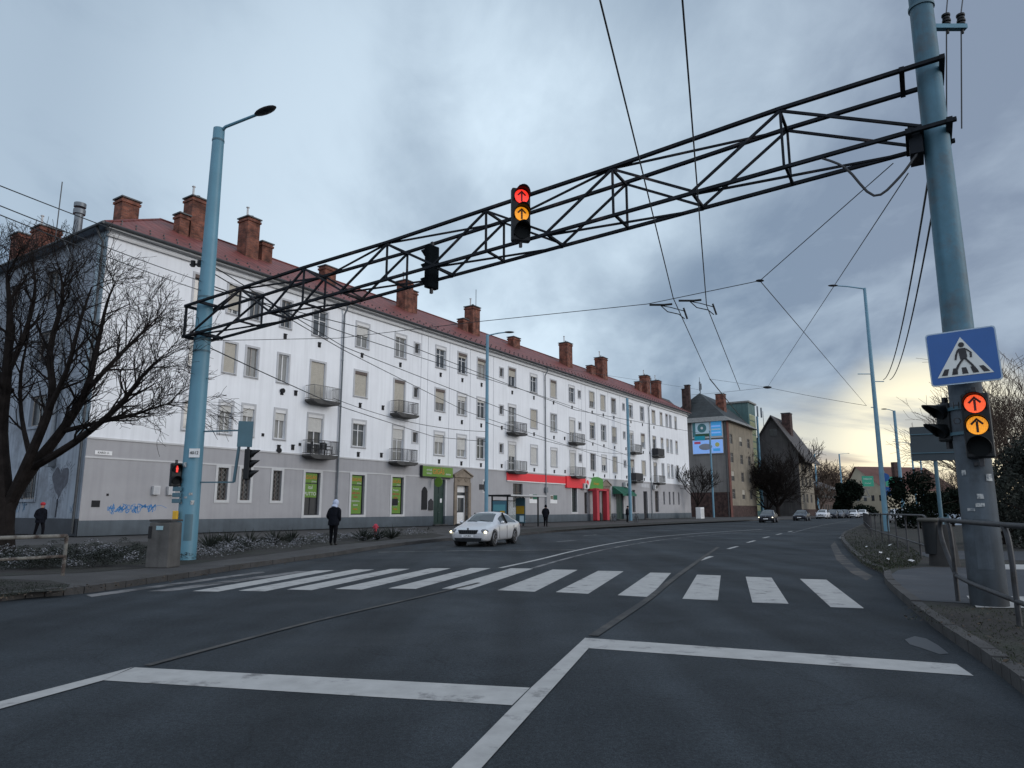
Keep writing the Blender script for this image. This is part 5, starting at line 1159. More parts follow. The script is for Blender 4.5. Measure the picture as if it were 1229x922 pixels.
# low pale building right, white barrier
q=at(1122,621,66); e=empty('low_shed',(q.x,q.y,0),radians(-8),'low pale flat building behind the dark bushes on the right','building'); 
b=MB(); b.prism([(0,0),(3.4,0),(3.4,zat(58,601)),(2.0,zat(58,600)),(1.0,zat(58,606)),(0,zat(58,607))],'y',0,6); b.build('wall',mat('pale_wall',(.36,.42,.50),.9,.1,.5,streak=.2),e); MB().box(.4,1.2,-.05,-.005,0,2.0).build('door',M_sback,e)
# ------------------------------------------------------------------ trees
def grow(b,rng,p,d,L,r,depth,up=.25,spread=.55,minr=.006,sides=(7,6,5,4,3,3,3),tw=None,maxd=6,nseg=3,box=None):
    d=d.normalized(); pts=[p.copy()]; rs=[r]
    for i in range(nseg):
        d=(d+Vector((rng.uniform(-1,1),rng.uniform(-1,1),rng.uniform(-.8,1)))*.16+Vector((0,0,up*.12))).normalized()
        p=p+d*(L/nseg); pts.append(p.copy()); rs.append(max(r*(1-.42*(i+1)/nseg),minr))
    (b if depth<2 or tw is None else tw).tube(pts,rs,sides[min(depth,6)],cap=depth>=maxd)
    if depth>=maxd: return
    k=3 if depth<4 else 2
    for j in range(k+(1 if rng.random()<.5 else 0)):
        t=rng.uniform(.35,1.) if j else 1.; i=min(int(t*nseg),nseg-1); f=t*nseg-i; q=pts[i].lerp(pts[i+1],f); rr=rs[i]*(1-f)+rs[i+1]*f
        ax=Vector((rng.uniform(-1,1),rng.uniform(-1,1),rng.uniform(-1,1))); ax=(ax-d*ax.dot(d)).normalized()
        dd=(d+ax*rng.uniform(spread*.6,spread*1.4)).normalized()
        grow(b,rng,q,dd,L*rng.uniform(.62,.85),max(rr*(.82 if j==0 else .62),minr),depth+1,up,spread,minr,sides,tw,maxd,nseg)
def tree(name,base,h,r,label,m=M_twig,seed=1,limbs=4,group=None,up=.4,spread=.6,maxd=6,minr=.008,lean=(0,0),L0=.32,trunk=.28,cat='tree'):
    rng=random.Random(seed); e=empty(name,base,0,label,cat,group); b=MB(); tw=MB()
    top_=Vector((lean[0]*h*trunk,lean[1]*h*trunk,h*trunk)); b.tube([(0,0,-.1),top_*.5+Vector((rng.uniform(-.1,.1),0,0)),top_],[r*1.15,r*.9,r*.8],9)
    for i in range(limbs):
        a=2*pi*i/limbs+rng.uniform(-.4,.4); dd=Vector((cos(a)*.75,sin(a)*.75,rng.uniform(.7,1.4)))
        grow(b,rng,top_*rng.uniform(.75,1.),dd,h*L0*rng.uniform(.8,1.1),r*.55,1,up,spread,minr,tw=tw,maxd=maxd)
    b.build('trunk',m,e,smooth=True,fix=False); tw.build('crown',m,e,fix=False); return e
# big bare tree at the left edge
tb=g(8,668,KZ); rng=random.Random(21)
T=empty('bare_tree',tb,0,'large dark bare tree with forked trunk at the left edge','tree')
b=MB(); tw=MB(); Yt=tb.y
def tp(u,v,dy=0): return at(u,v,Yt+dy)-tb
limbs=[([(2,672,0),(4,600,0),(0,520,0),(8,450,-.3),(12,380,-.6),(8,330,-.8)],[0.340,0.281,0.222,0.148,0.096,0.037]),
 ([(6,668,0),(9,612,0),(34,568,.2),(72,520,.4),(103,470,.5),(118,410,.8),(128,365,1.),(138,340,1.2)],[0.296,0.222,0.192,0.148,0.111,0.074,0.044,0.022]),
 ([(10,606,0),(36,548,-.3),(62,480,-.6),(60,420,-.8),(75,360,-1.),(72,325,-1.2)],[0.178,0.148,0.118,0.089,0.059,0.022]),
 ([(38,562,.2),(88,532,-.3),(140,490,-.6),(172,450,-1),(192,430,-1.3)],[0.133,0.111,0.081,0.052,0.022]),
 ([(74,518,.4),(115,508,.2),(160,498,0),(184,490,-.3),(205,484,-.5)],[0.089,0.067,0.052,0.030,0.015]),
 ([(103,470,.5),(140,430,.8),(170,400,1),(185,385,1.2)],[0.089,0.067,0.044,0.018]),
 ([(0,520,0),(-40,460,-.4),(-70,400,-.6),(-90,340,-.8)],[0.178,0.133,0.089,0.037]),
 ([(8,450,0),(30,400,.5),(42,350,.7),(40,320,.9)],[0.104,0.074,0.052,0.022]),
 ([(12,470,0),(-15,420,.7),(-20,340,.7),(-10,310,.9)],[0.111,0.074,0.052,0.022]),
 ([(50,510,-.3),(80,445,-1.2),(95,390,-1.4),(110,345,-1.6)],[0.104,0.074,0.052,0.022]),
 ([(36,548,-.3),(26,500,.6),(25,450,.8),(35,400,1.)],[0.089,0.067,0.052,0.022])]
for pts,rs_ in limbs:
    P=[tp(*q) for q in pts]
    P2=smooth_poly(P,3); R2_=[]
    for i in range(len(rs_)-1):
        for k in range(3): R2_.append(rs_[i]+(rs_[i+1]-rs_[i])*k/3)
    R2_.append(rs_[-1]); b.tube(P2,R2_,8)
    n_=len(P2)
    for i in range(n_//4,n_):
        for k in range(3 if i<n_*.5 else 4):
            d=(P2[min(i+1,n_-1)]-P2[i-1]).normalized(); ax=Vector((rng.uniform(-1,1),rng.uniform(-.7,.7),rng.uniform(-.6,.9)))
            if (tb+P2[i]).z<3.6: continue
            if rng.random()<.58: grow(b,rng,P2[i],d*.8+ax*.8,rng.uniform(.6,1.0),max(min(R2_[i]*.5,.045),.016),3,.1,.65,.0062,tw=tw,maxd=6)
b.build('trunk',M_twig,T,smooth=True,fix=False); tw.build('crown',M_twig,T,fix=False)
tree('bare_tree',(at(838,621,112)).xy.to_3d()+Vector((0,0,KZ)),8.5,.2,'bare crooked tree against the billboard wall',seed=4,maxd=5,minr=.03,limbs=4)
tree('bare_tree',(at(934,619,142)).xy.to_3d(),14.5,.4,'tall dense bare tree before the gabled house',seed=5,maxd=6,minr=.035,limbs=7,trunk=.14)
tree('bare_tree',(at(921,619,143)).xy.to_3d(),11,.3,'smaller dense bare tree beside the tall one before the gabled house',seed=6,maxd=6,minr=.035,limbs=6,trunk=.12)
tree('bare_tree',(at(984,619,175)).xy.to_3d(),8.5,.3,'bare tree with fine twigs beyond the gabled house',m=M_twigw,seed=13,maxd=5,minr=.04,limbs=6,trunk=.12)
tree('bare_tree',(at(1190,640,46)).xy.to_3d()+Vector((0,0,KZ)),9.3,.25,'bare tree with warm brown twigs at the right edge',m=M_twigw,seed=7,maxd=6,minr=.010,limbs=7,trunk=.2)
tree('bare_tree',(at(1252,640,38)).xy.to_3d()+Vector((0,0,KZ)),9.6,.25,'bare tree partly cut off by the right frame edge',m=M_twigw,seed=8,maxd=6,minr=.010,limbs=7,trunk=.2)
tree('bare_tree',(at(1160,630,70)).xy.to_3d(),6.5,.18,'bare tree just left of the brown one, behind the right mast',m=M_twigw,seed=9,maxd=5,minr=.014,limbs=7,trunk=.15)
b=MB(); rng=random.Random(31)
for i in range(26):
    x=at(985+rng.uniform(-9,28),610,290).x; 
    grow(b,rng,Vector((x,290+rng.uniform(-10,10),0)),Vector((0,0,1)),7.5,.3,2,.4,.8,.07,maxd=6)
tag(b.build('treeline',M_twigw,fix=False),kind='stuff')
def evergreen(name,base,rx_,rz_,label,n=2600,seed=1,leafs=.16,cone=False,m=M_everg,cat='bush',group=None,z0=0.):
    rng=random.Random(seed); e=empty(name,base,0,label,cat,group)
    b=MB(); b.tube([(0,0,-.1),(0.05,0,rz_*1.0)],[.14,.05],7)
    for i in range(9): a=rng.uniform(0,6.28); zz=rng.uniform(.3,1.3)*rz_; b.tube([(0,0,zz*.7),(cos(a)*rx_*.6,sin(a)*rx_*.6,zz+.2)],[.05,.02],5)
    b.build('trunk',M_twig,e)
    lobes=[]
    for i in range(16):
        a=rng.uniform(0,6.28); z=rng.uniform(.12,1.85)*rz_; k=(1-.85*(z/(2*rz_)) if cone else sqrt(max(.1,1-((z-rz_)/rz_)**2))); q=rng.uniform(.3,.85)*rx_*k
        lobes.append((Vector((cos(a)*q,sin(a)*q,z+z0)),rx_*rng.uniform(.25,.48)*(1 if not cone else .9)))
    b=MB()
    for i in range(n):
        c,r=rng.choice(lobes); v=Vector((rng.gauss(0,1),rng.gauss(0,1),rng.gauss(0,1))).normalized()*r*rng.random()**.35
        p=c+v; s=leafs*rng.uniform(.5,1.3); x=Vector((rng.gauss(0,1),rng.gauss(0,1),rng.gauss(0,1))).normalized()*s; y=x.cross(Vector((rng.gauss(0,1),rng.gauss(0,1),rng.gauss(0,1)))).normalized()*s*.6
        b.face([p-x,p-y,p+x,p+y])
    b.build('crown',m,e,fix=False); return e
evergreen('evergreen_bush',at(1102,623,55).xy.to_3d(),2.3,2.0,'round dark evergreen bush behind the tall blue lamp',n=9000,seed=3,leafs=.11)
evergreen('evergreen_bush',at(1143,620,60).xy.to_3d(),1.7,.9,'smaller dark bush touching the round one',n=5000,seed=4,leafs=.11,z0=1.3)
evergreen('conifer',at(1024,617,150).xy.to_3d(),4.6,3.6,'dark spreading conifer below the green direction sign',n=7000,seed=5,leafs=.3,cone=True,cat='tree')
evergreen('conifer',at(1010,617,165).xy.to_3d(),3.2,3.6,'darker conifer left of the spreading one under the gantry',n=4000,seed=6,leafs=.3,cone=True,cat='tree')
evergreen('hedge_bush',at(1206,640,30).xy.to_3d(),2.0,1.75,'dark overgrown bush behind the railing at the right edge',n=9000,seed=7,leafs=.07,m=M_shrub)
evergreen('hedge_bush',at(1262,645,26).xy.to_3d(),2.2,2.0,'dark tall bush cut off by the right frame edge',n=9000,seed=8,leafs=.07,m=M_shrub)
for i,(u,v) in enumerate([(252,661),(272,658),(298,656.5),(330,654),(350,651.5),(436,649.5),(452,648.5),(470,647)]):
    rng=random.Random(50+i); b=MB()
    for k in range(70):
        a=rng.uniform(0,6.28); t=rng.uniform(.15,1.3); l=rng.uniform(.45,.8); d=Vector((cos(a)*sin(t),sin(a)*sin(t),cos(t))); w=Vector((-sin(a),cos(a),0))*.022
        b.face([w,-w,d*l*.6-w*.8+Vector((0,0,.05)),d*l]); 
    b.face([(-.02,-.02,0),(.02,-.02,0),(0,.02,.05)])
    o=b.build('yucca_plant',M_shrub,fix=False); o.location=g(u,v,KZ)
    tag(o,'spiky dark yucca growing in the bed by the white building','plant','yuccas in the planting bed')
# ------------------------------------------------------------------ people
def skin(name,J,E,R,mats,matf,loc,rz,label,cat='person',levels=2):
    me=bpy.data.meshes.new('sk'); me.from_pydata([Vector(j) for j in J],E,[]); o=bpy.data.objects.new('sk',me); C.objects.link(o)
    s=o.modifiers.new('s','SKIN'); s.use_smooth_shade=True; 
    for i,v in enumerate(me.skin_vertices[0].data): v.radius=R[i]; v.use_root=(i==0)
    u=o.modifiers.new('u','SUBSURF'); u.levels=levels; u.render_levels=levels
    dg=bpy.context.evaluated_depsgraph_get(); m2=bpy.data.meshes.new_from_object(o.evaluated_get(dg)); bpy.data.objects.remove(o)
    m2.name=name
    for q in mats: m2.materials.append(q)
    for p in m2.polygons: p.material_index=matf(p.center); p.use_smooth=True
    r=bpy.data.objects.new(name,m2); C.objects.link(r); r.location=loc; r.rotation_euler=(0,0,rz); return tag(r,label,cat)
M_jack=mat('jacket_dark',(.007,.008,.012),.95,.4,9,bump=.6,bscale=12,spec=.1); M_trou=mat('trousers_dark',(.006,.006,.008),.95,.3,6,spec=.1); M_face=flat('skin_tone',(.35,.20,.15)); M_hood=mat('hood_pale',(.42,.47,.60),.9,.15,6); M_redh=mat('hat_red',(.35,.02,.03),.9,.15,6); M_shoe=flat('shoe_dark',(.015,.013,.012))
M_trg=mat('trousers_grey',(.05,.055,.065),.9,.2,6)
def person(loc,rz,label,lean=.0,stride=.0,jm=M_jack,tm=M_trou,hm=M_face,headdn=0.,hh=1.75):
    k=hh/1.75; f=-1 # faces -Y
    y=lambda z: -lean*z
    J=[(0,0,.95),(0,y(.15),1.12),(0,y(.35),1.32),(0,y(.45)-.01,1.45),(0,y(.5)-.03-headdn*.4,1.52),(0,y(.55)-.04-headdn,1.60),(0,y(.6)-.05-headdn,1.70)]
    R=[(.175,.13),(.165,.125),(.20,.135),(.13,.10),(.062,.062),(.09,.10),(.085,.095)]
    E=[(0,1),(1,2),(2,3),(3,4),(4,5),(5,6)]
    for sx in (-1,1):
        n=len(J); st=stride*sx
        J+=[(sx*.10,0,.86),(sx*.11,-st*.4-.02,.50),(sx*.11,-st*.6+abs(st)*.2,.12),(sx*.12,-st*.6+.0,.055),(sx*.13,-st*.6-.16,.045)]
        R+=[(.10,.11),(.072,.078),(.055,.058),(.05,.05),(.045,.035)]; E+=[(0,n),(n,n+1),(n+1,n+2),(n+2,n+3),(n+3,n+4)]
        n=len(J); J+=[(sx*.21,y(.42),1.40),(sx*.275,y(.2)+.06,1.13),(sx*.19,y(.1)-.13,.97),(sx*.12,y(.1)-.17,.96)]
        R+=[(.078,.078),(.066,.066),(.056,.056),(.05,.045)]; E+=[(3,n),(n,n+1),(n+1,n+2),(n+2,n+3)]
    J=[(a*k,b_*k,c*k) for a,b_,c in J]; R=[(a*k,b_*k) for a,b_ in R]
    def mf(c):
        z=c.z/k
        if z<.10: return 3
        if z<.88 and abs(c.x)<.2*k and not (z>.8 and c.y<-.1): return 1
        if z>1.53 : return 2
        return 0
    return skin('person',J,E,R,[jm,tm,hm,M_shoe],mf,loc,rz,label)
def hood(p,m,c,r,name='hood'):
    b=MB(); b.ball(c,r,16,10); o=b.build(name,m,p,smooth=True); return o
def coat(p,m,lean,hh=1.75):
    k=hh/1.75; b=MB(); rings=[]
    prof=[(.78,.235,.175),(.9,.235,.175),(1.05,.215,.16),(1.25,.235,.165),(1.38,.235,.15),(1.46,.17,.125),(1.52,.10,.10)]
    n=18; vs=[];fs=[]
    for z,rx_,ry in prof:
        for i in range(n): a=2*pi*i/n; w=1+.03*sin(5*a+z*9); vs.append((rx_*cos(a)*w*k,(ry*sin(a)*w-lean*max(0,z-.95))*k,z*k))
    for j in range(len(prof)-1):
        for i in range(n): fs.append((j*n+i,j*n+(i+1)%n,(j+1)*n+(i+1)%n,(j+1)*n+i))
    b.raw(vs,fs); return b.build('jacket',m,p,smooth=True)
def face(p,c,k=1.):
    b=MB(); b.ball((c[0],c[1]-.10,c[2]-.01),(.012,.02,.02),6,5); b.build('nose',M_face,p)
    b=MB(); b.ball((c[0]-.033,c[1]-.088,c[2]+.02),.010,6,5); b.ball((c[0]+.033,c[1]-.088,c[2]+.02),.010,6,5); b.build('eyes',M_dark,p); MB().ball((c[0],c[1]-.088,c[2]-.05),(.024,.008,.006),6,5).build('mouth',M_redc,p)
P1=person(g(397,655,KZ)+Vector((0,.3,0)),radians(165),'person seen from behind in dark jacket and pale hood on the verge path',lean=.12,stride=.06,headdn=.04,hh=1.78)
coat(P1,M_jack,.12,1.78); hood(P1,M_hood,(0,-.115,1.70),(.125,.135,.15)); b=MB(); b.tube([(0,.0,1.50),(0,-.06,1.60)],[.13,.115],14); b.build('hood_collar',M_hood,P1,smooth=True); face(P1,(0,-.14,1.68))
P0=person(g(46,646,KZ),radians(62),'person in black coat and red hat walking past the end wall',lean=.05,stride=.28,hh=1.72)
coat(P0,M_jack,.05,1.72); b=MB(); b.ball((0,-.07,1.70),(.115,.125,.10),14,8); b.build('hat',M_redh,P0,smooth=True); face(P0,(0,-.06,1.62))
P2=person(g(655,632.6,KZ),radians(170),'small dark figure walking away beside the bus shelter',lean=.05,stride=.3,hh=1.75); coat(P2,M_jack,.05); hood(P2,M_jack,(0,-.08,1.67),(.12,.13,.14)); face(P2,(0,-.08,1.64))
q=g(753,627.3,KZ); P3=person(q,radians(80),'dark clothed person standing with a bicycle under the green awning',lean=.05,hh=1.75,stride=.08); coat(P3,M_jack,.05); hood(P3,M_trou,(0,-.07,1.70),(.11,.12,.10),'hat'); face(P3,(0,-.06,1.63))
def bicycle(loc,rz,label):
    e=empty('bicycle',loc,rz,label,'bicycle','bicycles by the green awning')
    for x in (-.52,.52):
        b=MB(); pts=[(x+.34*cos(2*pi*i/20),0,.34+.34*sin(2*pi*i/20)) for i in range(21)]; b.tube(pts,.02,6); w=b.build('wheel',M_black,e,smooth=True)
        b=MB()
        for i in range(8): a=pi*i/8; b.bar((x-.33*cos(a),0,.34-.33*sin(a)),(x+.33*cos(a),0,.34+.33*sin(a)),.006)
        b.build('spokes',M_zinc,w)
    b=MB()
    for p,q in (((-.52,0,.34),(-.08,0,.32)),((-.08,0,.32),(.33,0,.72)),((-.2,0,.82),(.33,0,.78)),((-.08,0,.32),(-.22,0,.86)),((-.52,0,.34),(-.2,0,.78)),((.52,0,.34),(.31,0,.92))): b.tube([p,q],.02,6)
    b.build('frame',M_iron,e); MB().ball((-.22,0,.9),(.13,.06,.035),8,6).build('saddle',M_black,e); MB().tube([(.25,-.26,.98),(.31,0,.96),(.25,.26,.98)],.015,6).build('handlebar',M_iron,e); return e
bicycle(q+Vector((1.0,.2,0)),radians(65),'bicycle held by the person under the green awning')
bicycle(g(738,627,KZ)+Vector((0,1.2,0)),radians(60),'bicycle leaning at the wall left of the green awning')
# ------------------------------------------------------------------ cars
M_silver=mat('paint_silver',(.60,.61,.63),.25,.03,3,metal=.35); M_cdark=mat('paint_dark',(.02,.024,.035),.25,.1,3,metal=.3); M_cwhite=mat('paint_white',(.55,.56,.58),.3,.04,3); M_cred=mat('paint_grey',(.12,.13,.15),.3,.05,3,metal=.4); M_tyre=mat('tyre',(.014,.014,.015),.9,.2,8)
M_head=mat('headlight_lit',(1.,.90,.62),.3,.02,emit=3.2); M_lampoff=flat('lamp_glass',(.10,.105,.115),.15); M_tail=flat('tail_lamp',(.25,.01,.01),.2); M_alloy=mat('alloy',(.22,.22,.23),.35,.1,5,metal=.8)
CARS={}
def car_body(style):
    # x stations from nose: x, half width, sill z, belt z, top z, top half width
    if style=='sedan': S=[(0.,.58,.34,.56,.62,.5),(.06,.74,.24,.62,.70,.62),(.25,.85,.2,.68,.78,.72),(.6,.90,.19,.74,.87,.76),(1.05,.905,.19,.82,.95,.76),(1.32,.905,.19,.88,1.01,.72),(1.75,.905,.19,.91,1.25,.65),(2.1,.905,.19,.92,1.41,.60),(2.55,.905,.19,.93,1.46,.60),(3.05,.905,.19,.935,1.44,.60),(3.45,.905,.19,.94,1.37,.59),(3.85,.90,.19,.95,1.22,.62),(4.2,.88,.2,.96,1.07,.68),(4.5,.84,.24,.92,1.03,.68),(4.62,.78,.32,.80,.92,.64),(4.66,.70,.4,.7,.78,.58)]
    elif style=='hatch': S=[(0.,.58,.34,.58,.64,.5),(.06,.72,.24,.64,.74,.6),(.25,.82,.2,.72,.84,.70),(.6,.86,.19,.80,.94,.72),(.95,.87,.19,.86,1.02,.70),(1.3,.87,.19,.90,1.22,.66),(1.7,.87,.19,.92,1.42,.60),(2.2,.87,.19,.93,1.49,.60),(2.8,.87,.19,.94,1.48,.59),(3.3,.86,.19,.95,1.42,.58),(3.6,.85,.2,.96,1.30,.60),(3.9,.82,.22,.95,1.08,.66),(4.02,.78,.3,.85,.95,.64),(4.06,.70,.4,.7,.78,.58)]
    n=len(S); vs=[]; L=S[-1][0]
    for x,w,zs,zb,zt,wt in S:
        cab=zt-zb>.16
        half=[(0,zs),(w*.80,zs),(w*.96,zs+.07),(w,zs+.28),(w*.995,(zs+.28+zb)/2+.03),(w*.965,zb),(wt+.01 if cab else w*.90,(zt-.075) if cab else zb+(zt-zb)*.45),((wt-.07),zt-.03 if cab else zt-(zt-zb)*.18),(wt*.4,zt-.004),(0,zt)]
        ring=[(x-L/2,yy,zz) for yy,zz in half]+[(x-L/2,-yy,zz) for yy,zz in half[-2:0:-1]]
        vs+=ring
    m=len(ring); fs=[]; mi=[]
    for i in range(n-1):
        cab=S[i][4]-S[i][3]>.16 or S[i+1][4]-S[i+1][3]>.16
        for k in range(m):
            fs.append((i*m+k,i*m+(k+1)%m,(i+1)*m+(k+1)%m,(i+1)*m+k)); kk=min(k,m-1-k)
            g_=0
            both=(S[i][4]-S[i][3]>.11 and S[i+1][4]-S[i+1][3]>.11)
            if kk==5 and S[i][4]-S[i][3]>.24 and S[i+1][4]-S[i+1][3]>.24: g_=1
            if kk in (7,8):
                zt0,zt1=S[i][4],S[i+1][4]
                if zt1-zt0>.12: g_=2
                if zt0-zt1>.10 and S[i][0]>L*.7 and S[i+1][4]>1.04: g_=3
            mi.append(g_)
    fs.append(tuple(range(m))[::-1]); fs.append(tuple((n-1)*m+k for k in range(m))); mi+=[0,0]
    me=bpy.data.meshes.new('c'); me.from_pydata(vs,[],fs)
    for q in range(4): me.materials.append(M_silver)
    me.polygons.foreach_set('material_index',mi)
    bm=bmesh.new(); bm.from_mesh(me); bmesh.ops.recalc_face_normals(bm,faces=bm.faces); bm.to_mesh(me); bm.free()
    o=bpy.data.objects.new('c',me); C.objects.link(o); s=o.modifiers.new('s','SUBSURF'); s.levels=2; s.render_levels=2
    ax=(.90,3.58) if style=='sedan' else (.82,3.35); r=.335 if style=='sedan' else .31
    cut=MB()
    for x in ax:
        for sy in (-1,1): cut.tube([(x-L/2,sy*.56,r+.0),(x-L/2,sy*1.2,r+.0)],r+.055,32)
    co_=cut.build('cut',M_dark); b=o.modifiers.new('b','BOOLEAN'); b.object=co_; b.operation='DIFFERENCE'; b.solver='EXACT'
    dg=bpy.context.evaluated_depsgraph_get(); m2=bpy.data.meshes.new_from_object(o.evaluated_get(dg)); bpy.data.objects.remove(o); bpy.data.objects.remove(co_)
    bm=bmesh.new(); bm.from_mesh(m2); out={}
    for nm,idx in (('body',(0,)),('side_windows',(1,)),('windscreen',(2,)),('rear_window',(3,))):
        c=bm.copy(); bmesh.ops.delete(c,geom=[f for f in c.faces if (f.material_index if f.material_index<4 else 0) not in idx],context='FACES')
        mm=bpy.data.meshes.new(nm); c.to_mesh(mm); c.free(); mm.polygons.foreach_set('material_index',[0]*len(mm.polygons)); mm.polygons.foreach_set('use_smooth',[True]*len(mm.polygons)); mm.materials.clear(); out[nm]=mm
    bm.free(); return out,L,ax,r
def car(loc,rz,paint,style,lit,label,group=None,plate=None):
    if style not in CARS: CARS[style]=car_body(style)
    ms,L,ax,r=CARS[style]; e=empty('car',loc,rz,label,'car',group)
    for nm,me in ms.items():
        if not me.polygons: continue
        me2=me.copy(); me2.materials.append(paint if nm=='body' else M_cglass); o=inst(nm,me2,e)
        if nm=='body': body=o
    hw=.905 if style=='sedan' else .87
    for x in ax:
        for sy in (-1,1):
            key='w%.2f'%r
            def wf():
                b=MB(); b.tube([(0,-.1,0),(0,-.085,0),(0,.085,0),(0,.1,0)],[r-.02,r,r,r-.02],28); return mk('wheel',b,M_tyre)
            def rf():
                b=MB()
                for i in range(5):
                    a=2*pi*i/5; b.bar((0,.104,0),(cos(a)*r*.66,.104,sin(a)*r*.66),.07,.012,up=(0,1,0))
                b.tube([(cos(2*pi*i/20)*r*.66,.103,sin(2*pi*i/20)*r*.66) for i in range(21)],.022,6); return mk('rim',b,M_alloy)
            w=inst('wheel',winmesh((key,),wf),e,(x-L/2,sy*(hw-.115),r)); w.rotation_euler=(0,0,0 if sy>0 else pi)
            inst('rim',winmesh((key,'r'),rf),w); 
            b=MB(); b.tube([(x-L/2,sy*.54,r),(x-L/2,sy*.56,r)],r+.05,20); b.build('wheel_arch',M_dark,e)
    nx=-L/2; wl=hw-.24
    for sy in (-1,1):
        b=MB(); b.ball((0,0,0),(.24,.175,.062),14,8); h=b.build('headlight',M_lampoff,e,smooth=True); h.location=(nx+.205,sy*(wl+.01),.665); h.rotation_euler=(0,radians(-14),sy*radians(-32))
        if lit:
            b=MB(); b.ball((0,0,0),(.05,.07,.05),12,8); q=b.build('bulb',M_head,h,smooth=True); q.location=(-.20,0,0)
        b=MB(); b.ball((0,0,0),(.10,.085,.065),10,6); mr=b.build('mirror',paint,e,smooth=True); mr.location=(-L/2+1.62,sy*(hw+.07),1.0)
        b=MB(); b.ball((0,0,0),(.05,.16,.09),10,6); t=b.build('tail_lamp',M_tail,e,smooth=True); t.location=(L/2-.08,sy*(hw-.25),.82)
        for xx in (2.35,3.3): 
            if xx<L-1: b=MB(); b.box(xx-L/2,xx-L/2+.17,sy*(hw-.01)-.012,sy*(hw-.01)+.012,.80,.825); b.build('handle',paint,e)
        b=MB(); 
        for xx in (1.45,2.42,3.38):
            if xx<L-.9: b.box(xx-L/2,xx-L/2+.008,sy*(hw-.002)-.006,sy*(hw-.002)+.006,.30,.86)
        b.build('door_seam',M_dark,e)
        xx=2.42-L/2; b=MB(); b.bar((xx,sy*(hw*.965+.006),.94),(xx+.03,sy*.63,1.385),.10,.03,up=(1,0,0)); b.build('window_pillar',M_black,e)
        b=MB(); b.ball((0,0,0),(.04,.13,.035),8,6); f=b.build('fog_lamp',M_lampoff,e); f.location=(nx+.12,sy*(hw-.32),.33)
    b=MB(); b.prism([(-.44,.70),(.44,.70),(.40,.55),(.30,.53),(-.30,.53),(-.40,.55)],'x',nx-.015,nx+.2); gr_=b.build('grille',M_black,e,bevel=.01)
    b=MB()
    for i in range(9): yy=-.36+.09*i; b.box(nx-.025,nx-.016,yy-.008,yy+.008,.55,.69)
    b.build('grille_bars',M_iron,gr_)
    b=MB(); b.prism([(-.62,.37),(.62,.37),(.55,.25),(-.55,.25)],'x',nx+.0,nx+.15); b.build('lower_intake',M_black,e,bevel=.01)
    pl_=MB().box(nx-.04,nx-.016,-.26,.26,.40,.51).build('number_plate',M_bwhite,e)
    if plate: text(plate,.10,M_dark,pl_,(nx-.043,0,.455),(pi/2,0,-pi/2),ext=.001)
    b=MB(); b.tube([(nx-.005,0,.745),(nx+.03,0,.745)],.045,14); b.build('badge',M_alloy,e)
    b=MB(); b.bar((-L/2+1.30,-.55,1.03),(-L/2+1.42,.0,1.08),.015); b.bar((-L/2+1.30,.1,1.03),(-L/2+1.42,.6,1.08),.015); b.build('wiper',M_black,e)
    return e
# silver car coming toward the crossing
fr=g(572,655.5); fl_=g(614,652)
car(Vector((-1.10,32.3,0)),radians(71),M_silver,'sedan',True,'silver liftback car with headlights on, driving toward the zebra crossing',plate='LLP-863')
q=g(922.5,627.3); car(q,radians(62),M_cdark,'hatch',True,'dark oncoming car with small headlights on, nearest of the far traffic','cars on the far part of the road')
q=g(962.5,625); car(q,radians(60),M_cdark,'sedan',False,'dark oncoming car following the one with lit headlights','cars on the far part of the road')
CL=['white parked car nearest to the gabled house','dark car squeezed between the first white cars','grey car with its roof hidden among parked cars','white car in the middle of the parked row','silver parked car behind the middle white one','last white car in the parked row by the verge']
for i,(u,v,pm,st) in enumerate([(988,622.8,M_cwhite,'hatch'),(999.5,622.4,M_cdark,'hatch'),(1007,622.2,M_cred,'sedan'),(1014,622,M_cdark,'hatch'),(1024.5,621.9,M_cwhite,'sedan'),(1035.5,621.6,M_cwhite,'hatch')]):
    car(g(u,v),radians(57),pm,st,False,CL[i],'parked cars down the street')
q=at(1080,622,75); car(q.xy.to_3d()+Vector((0,0,KZ)),radians(80),M_cwhite,'hatch',False,'white parked car glimpsed between the blue lamp and the bush')
# ------------------------------------------------------------------ bus shelter
q=g(632,633.5,KZ); RS=RZ
s0_,_=0,0
bs=empty('bus_shelter',g(609,633.2,KZ),RS,'dark framed bus shelter with posters in front of the red banded shop','bus shelter')
bl=4.7; bd=1.5; hh=2.45
b=MB()
for x,y in ((0,0),(bl,0),(0,bd),(bl,bd)): b.box(x-.05,x+.05,y-.05,y+.05,0,hh)
b.box(0,bl,bd-.03,bd+.03,.25,.31); b.box(0,bl,bd-.03,bd+.03,2.1,2.16); b.box(-.03,.03,0,bd,.25,.31)
b.build('frame',M_black,bs)
b=MB(); b.box(-.35,bl+.7,-.45,bd+.25,hh,hh+.14); b.build('roof',M_black,bs,bevel=.03); MB().box(-.2,bl+.6,-.49,-.455,hh+.02,hh+.14).build('roof_edge',M_trim,bs)
g_=M_sback
MB().box(-.015,.015,.06,bd-.06,.32,2.1).build('poster_panel',flat('poster_blue',(.06,.16,.22),.3,.05),bs); MB().box(-.03,-.017,.2,bd-.15,1.3,1.8).build('poster',flat('poster_aqua',(.10,.30,.35),.4,.05),bs); MB().box(-.034,-.0305,.25,.7,1.1,1.3).build('poster',M_yellow,bs)
MB().box(bl*.55,bl*.55+.06,-.02,.9,.3,2.35).build('timetable_case',M_sback,bs); MB().box(bl*.55-.02,bl*.55-.003,.05,.85,1.05,1.7).build('timetable',M_yellow,bs); MB().box(bl*.55-.02,bl*.55-.003,.1,.5,.4,.9).build('timetable',M_bbl,bs)
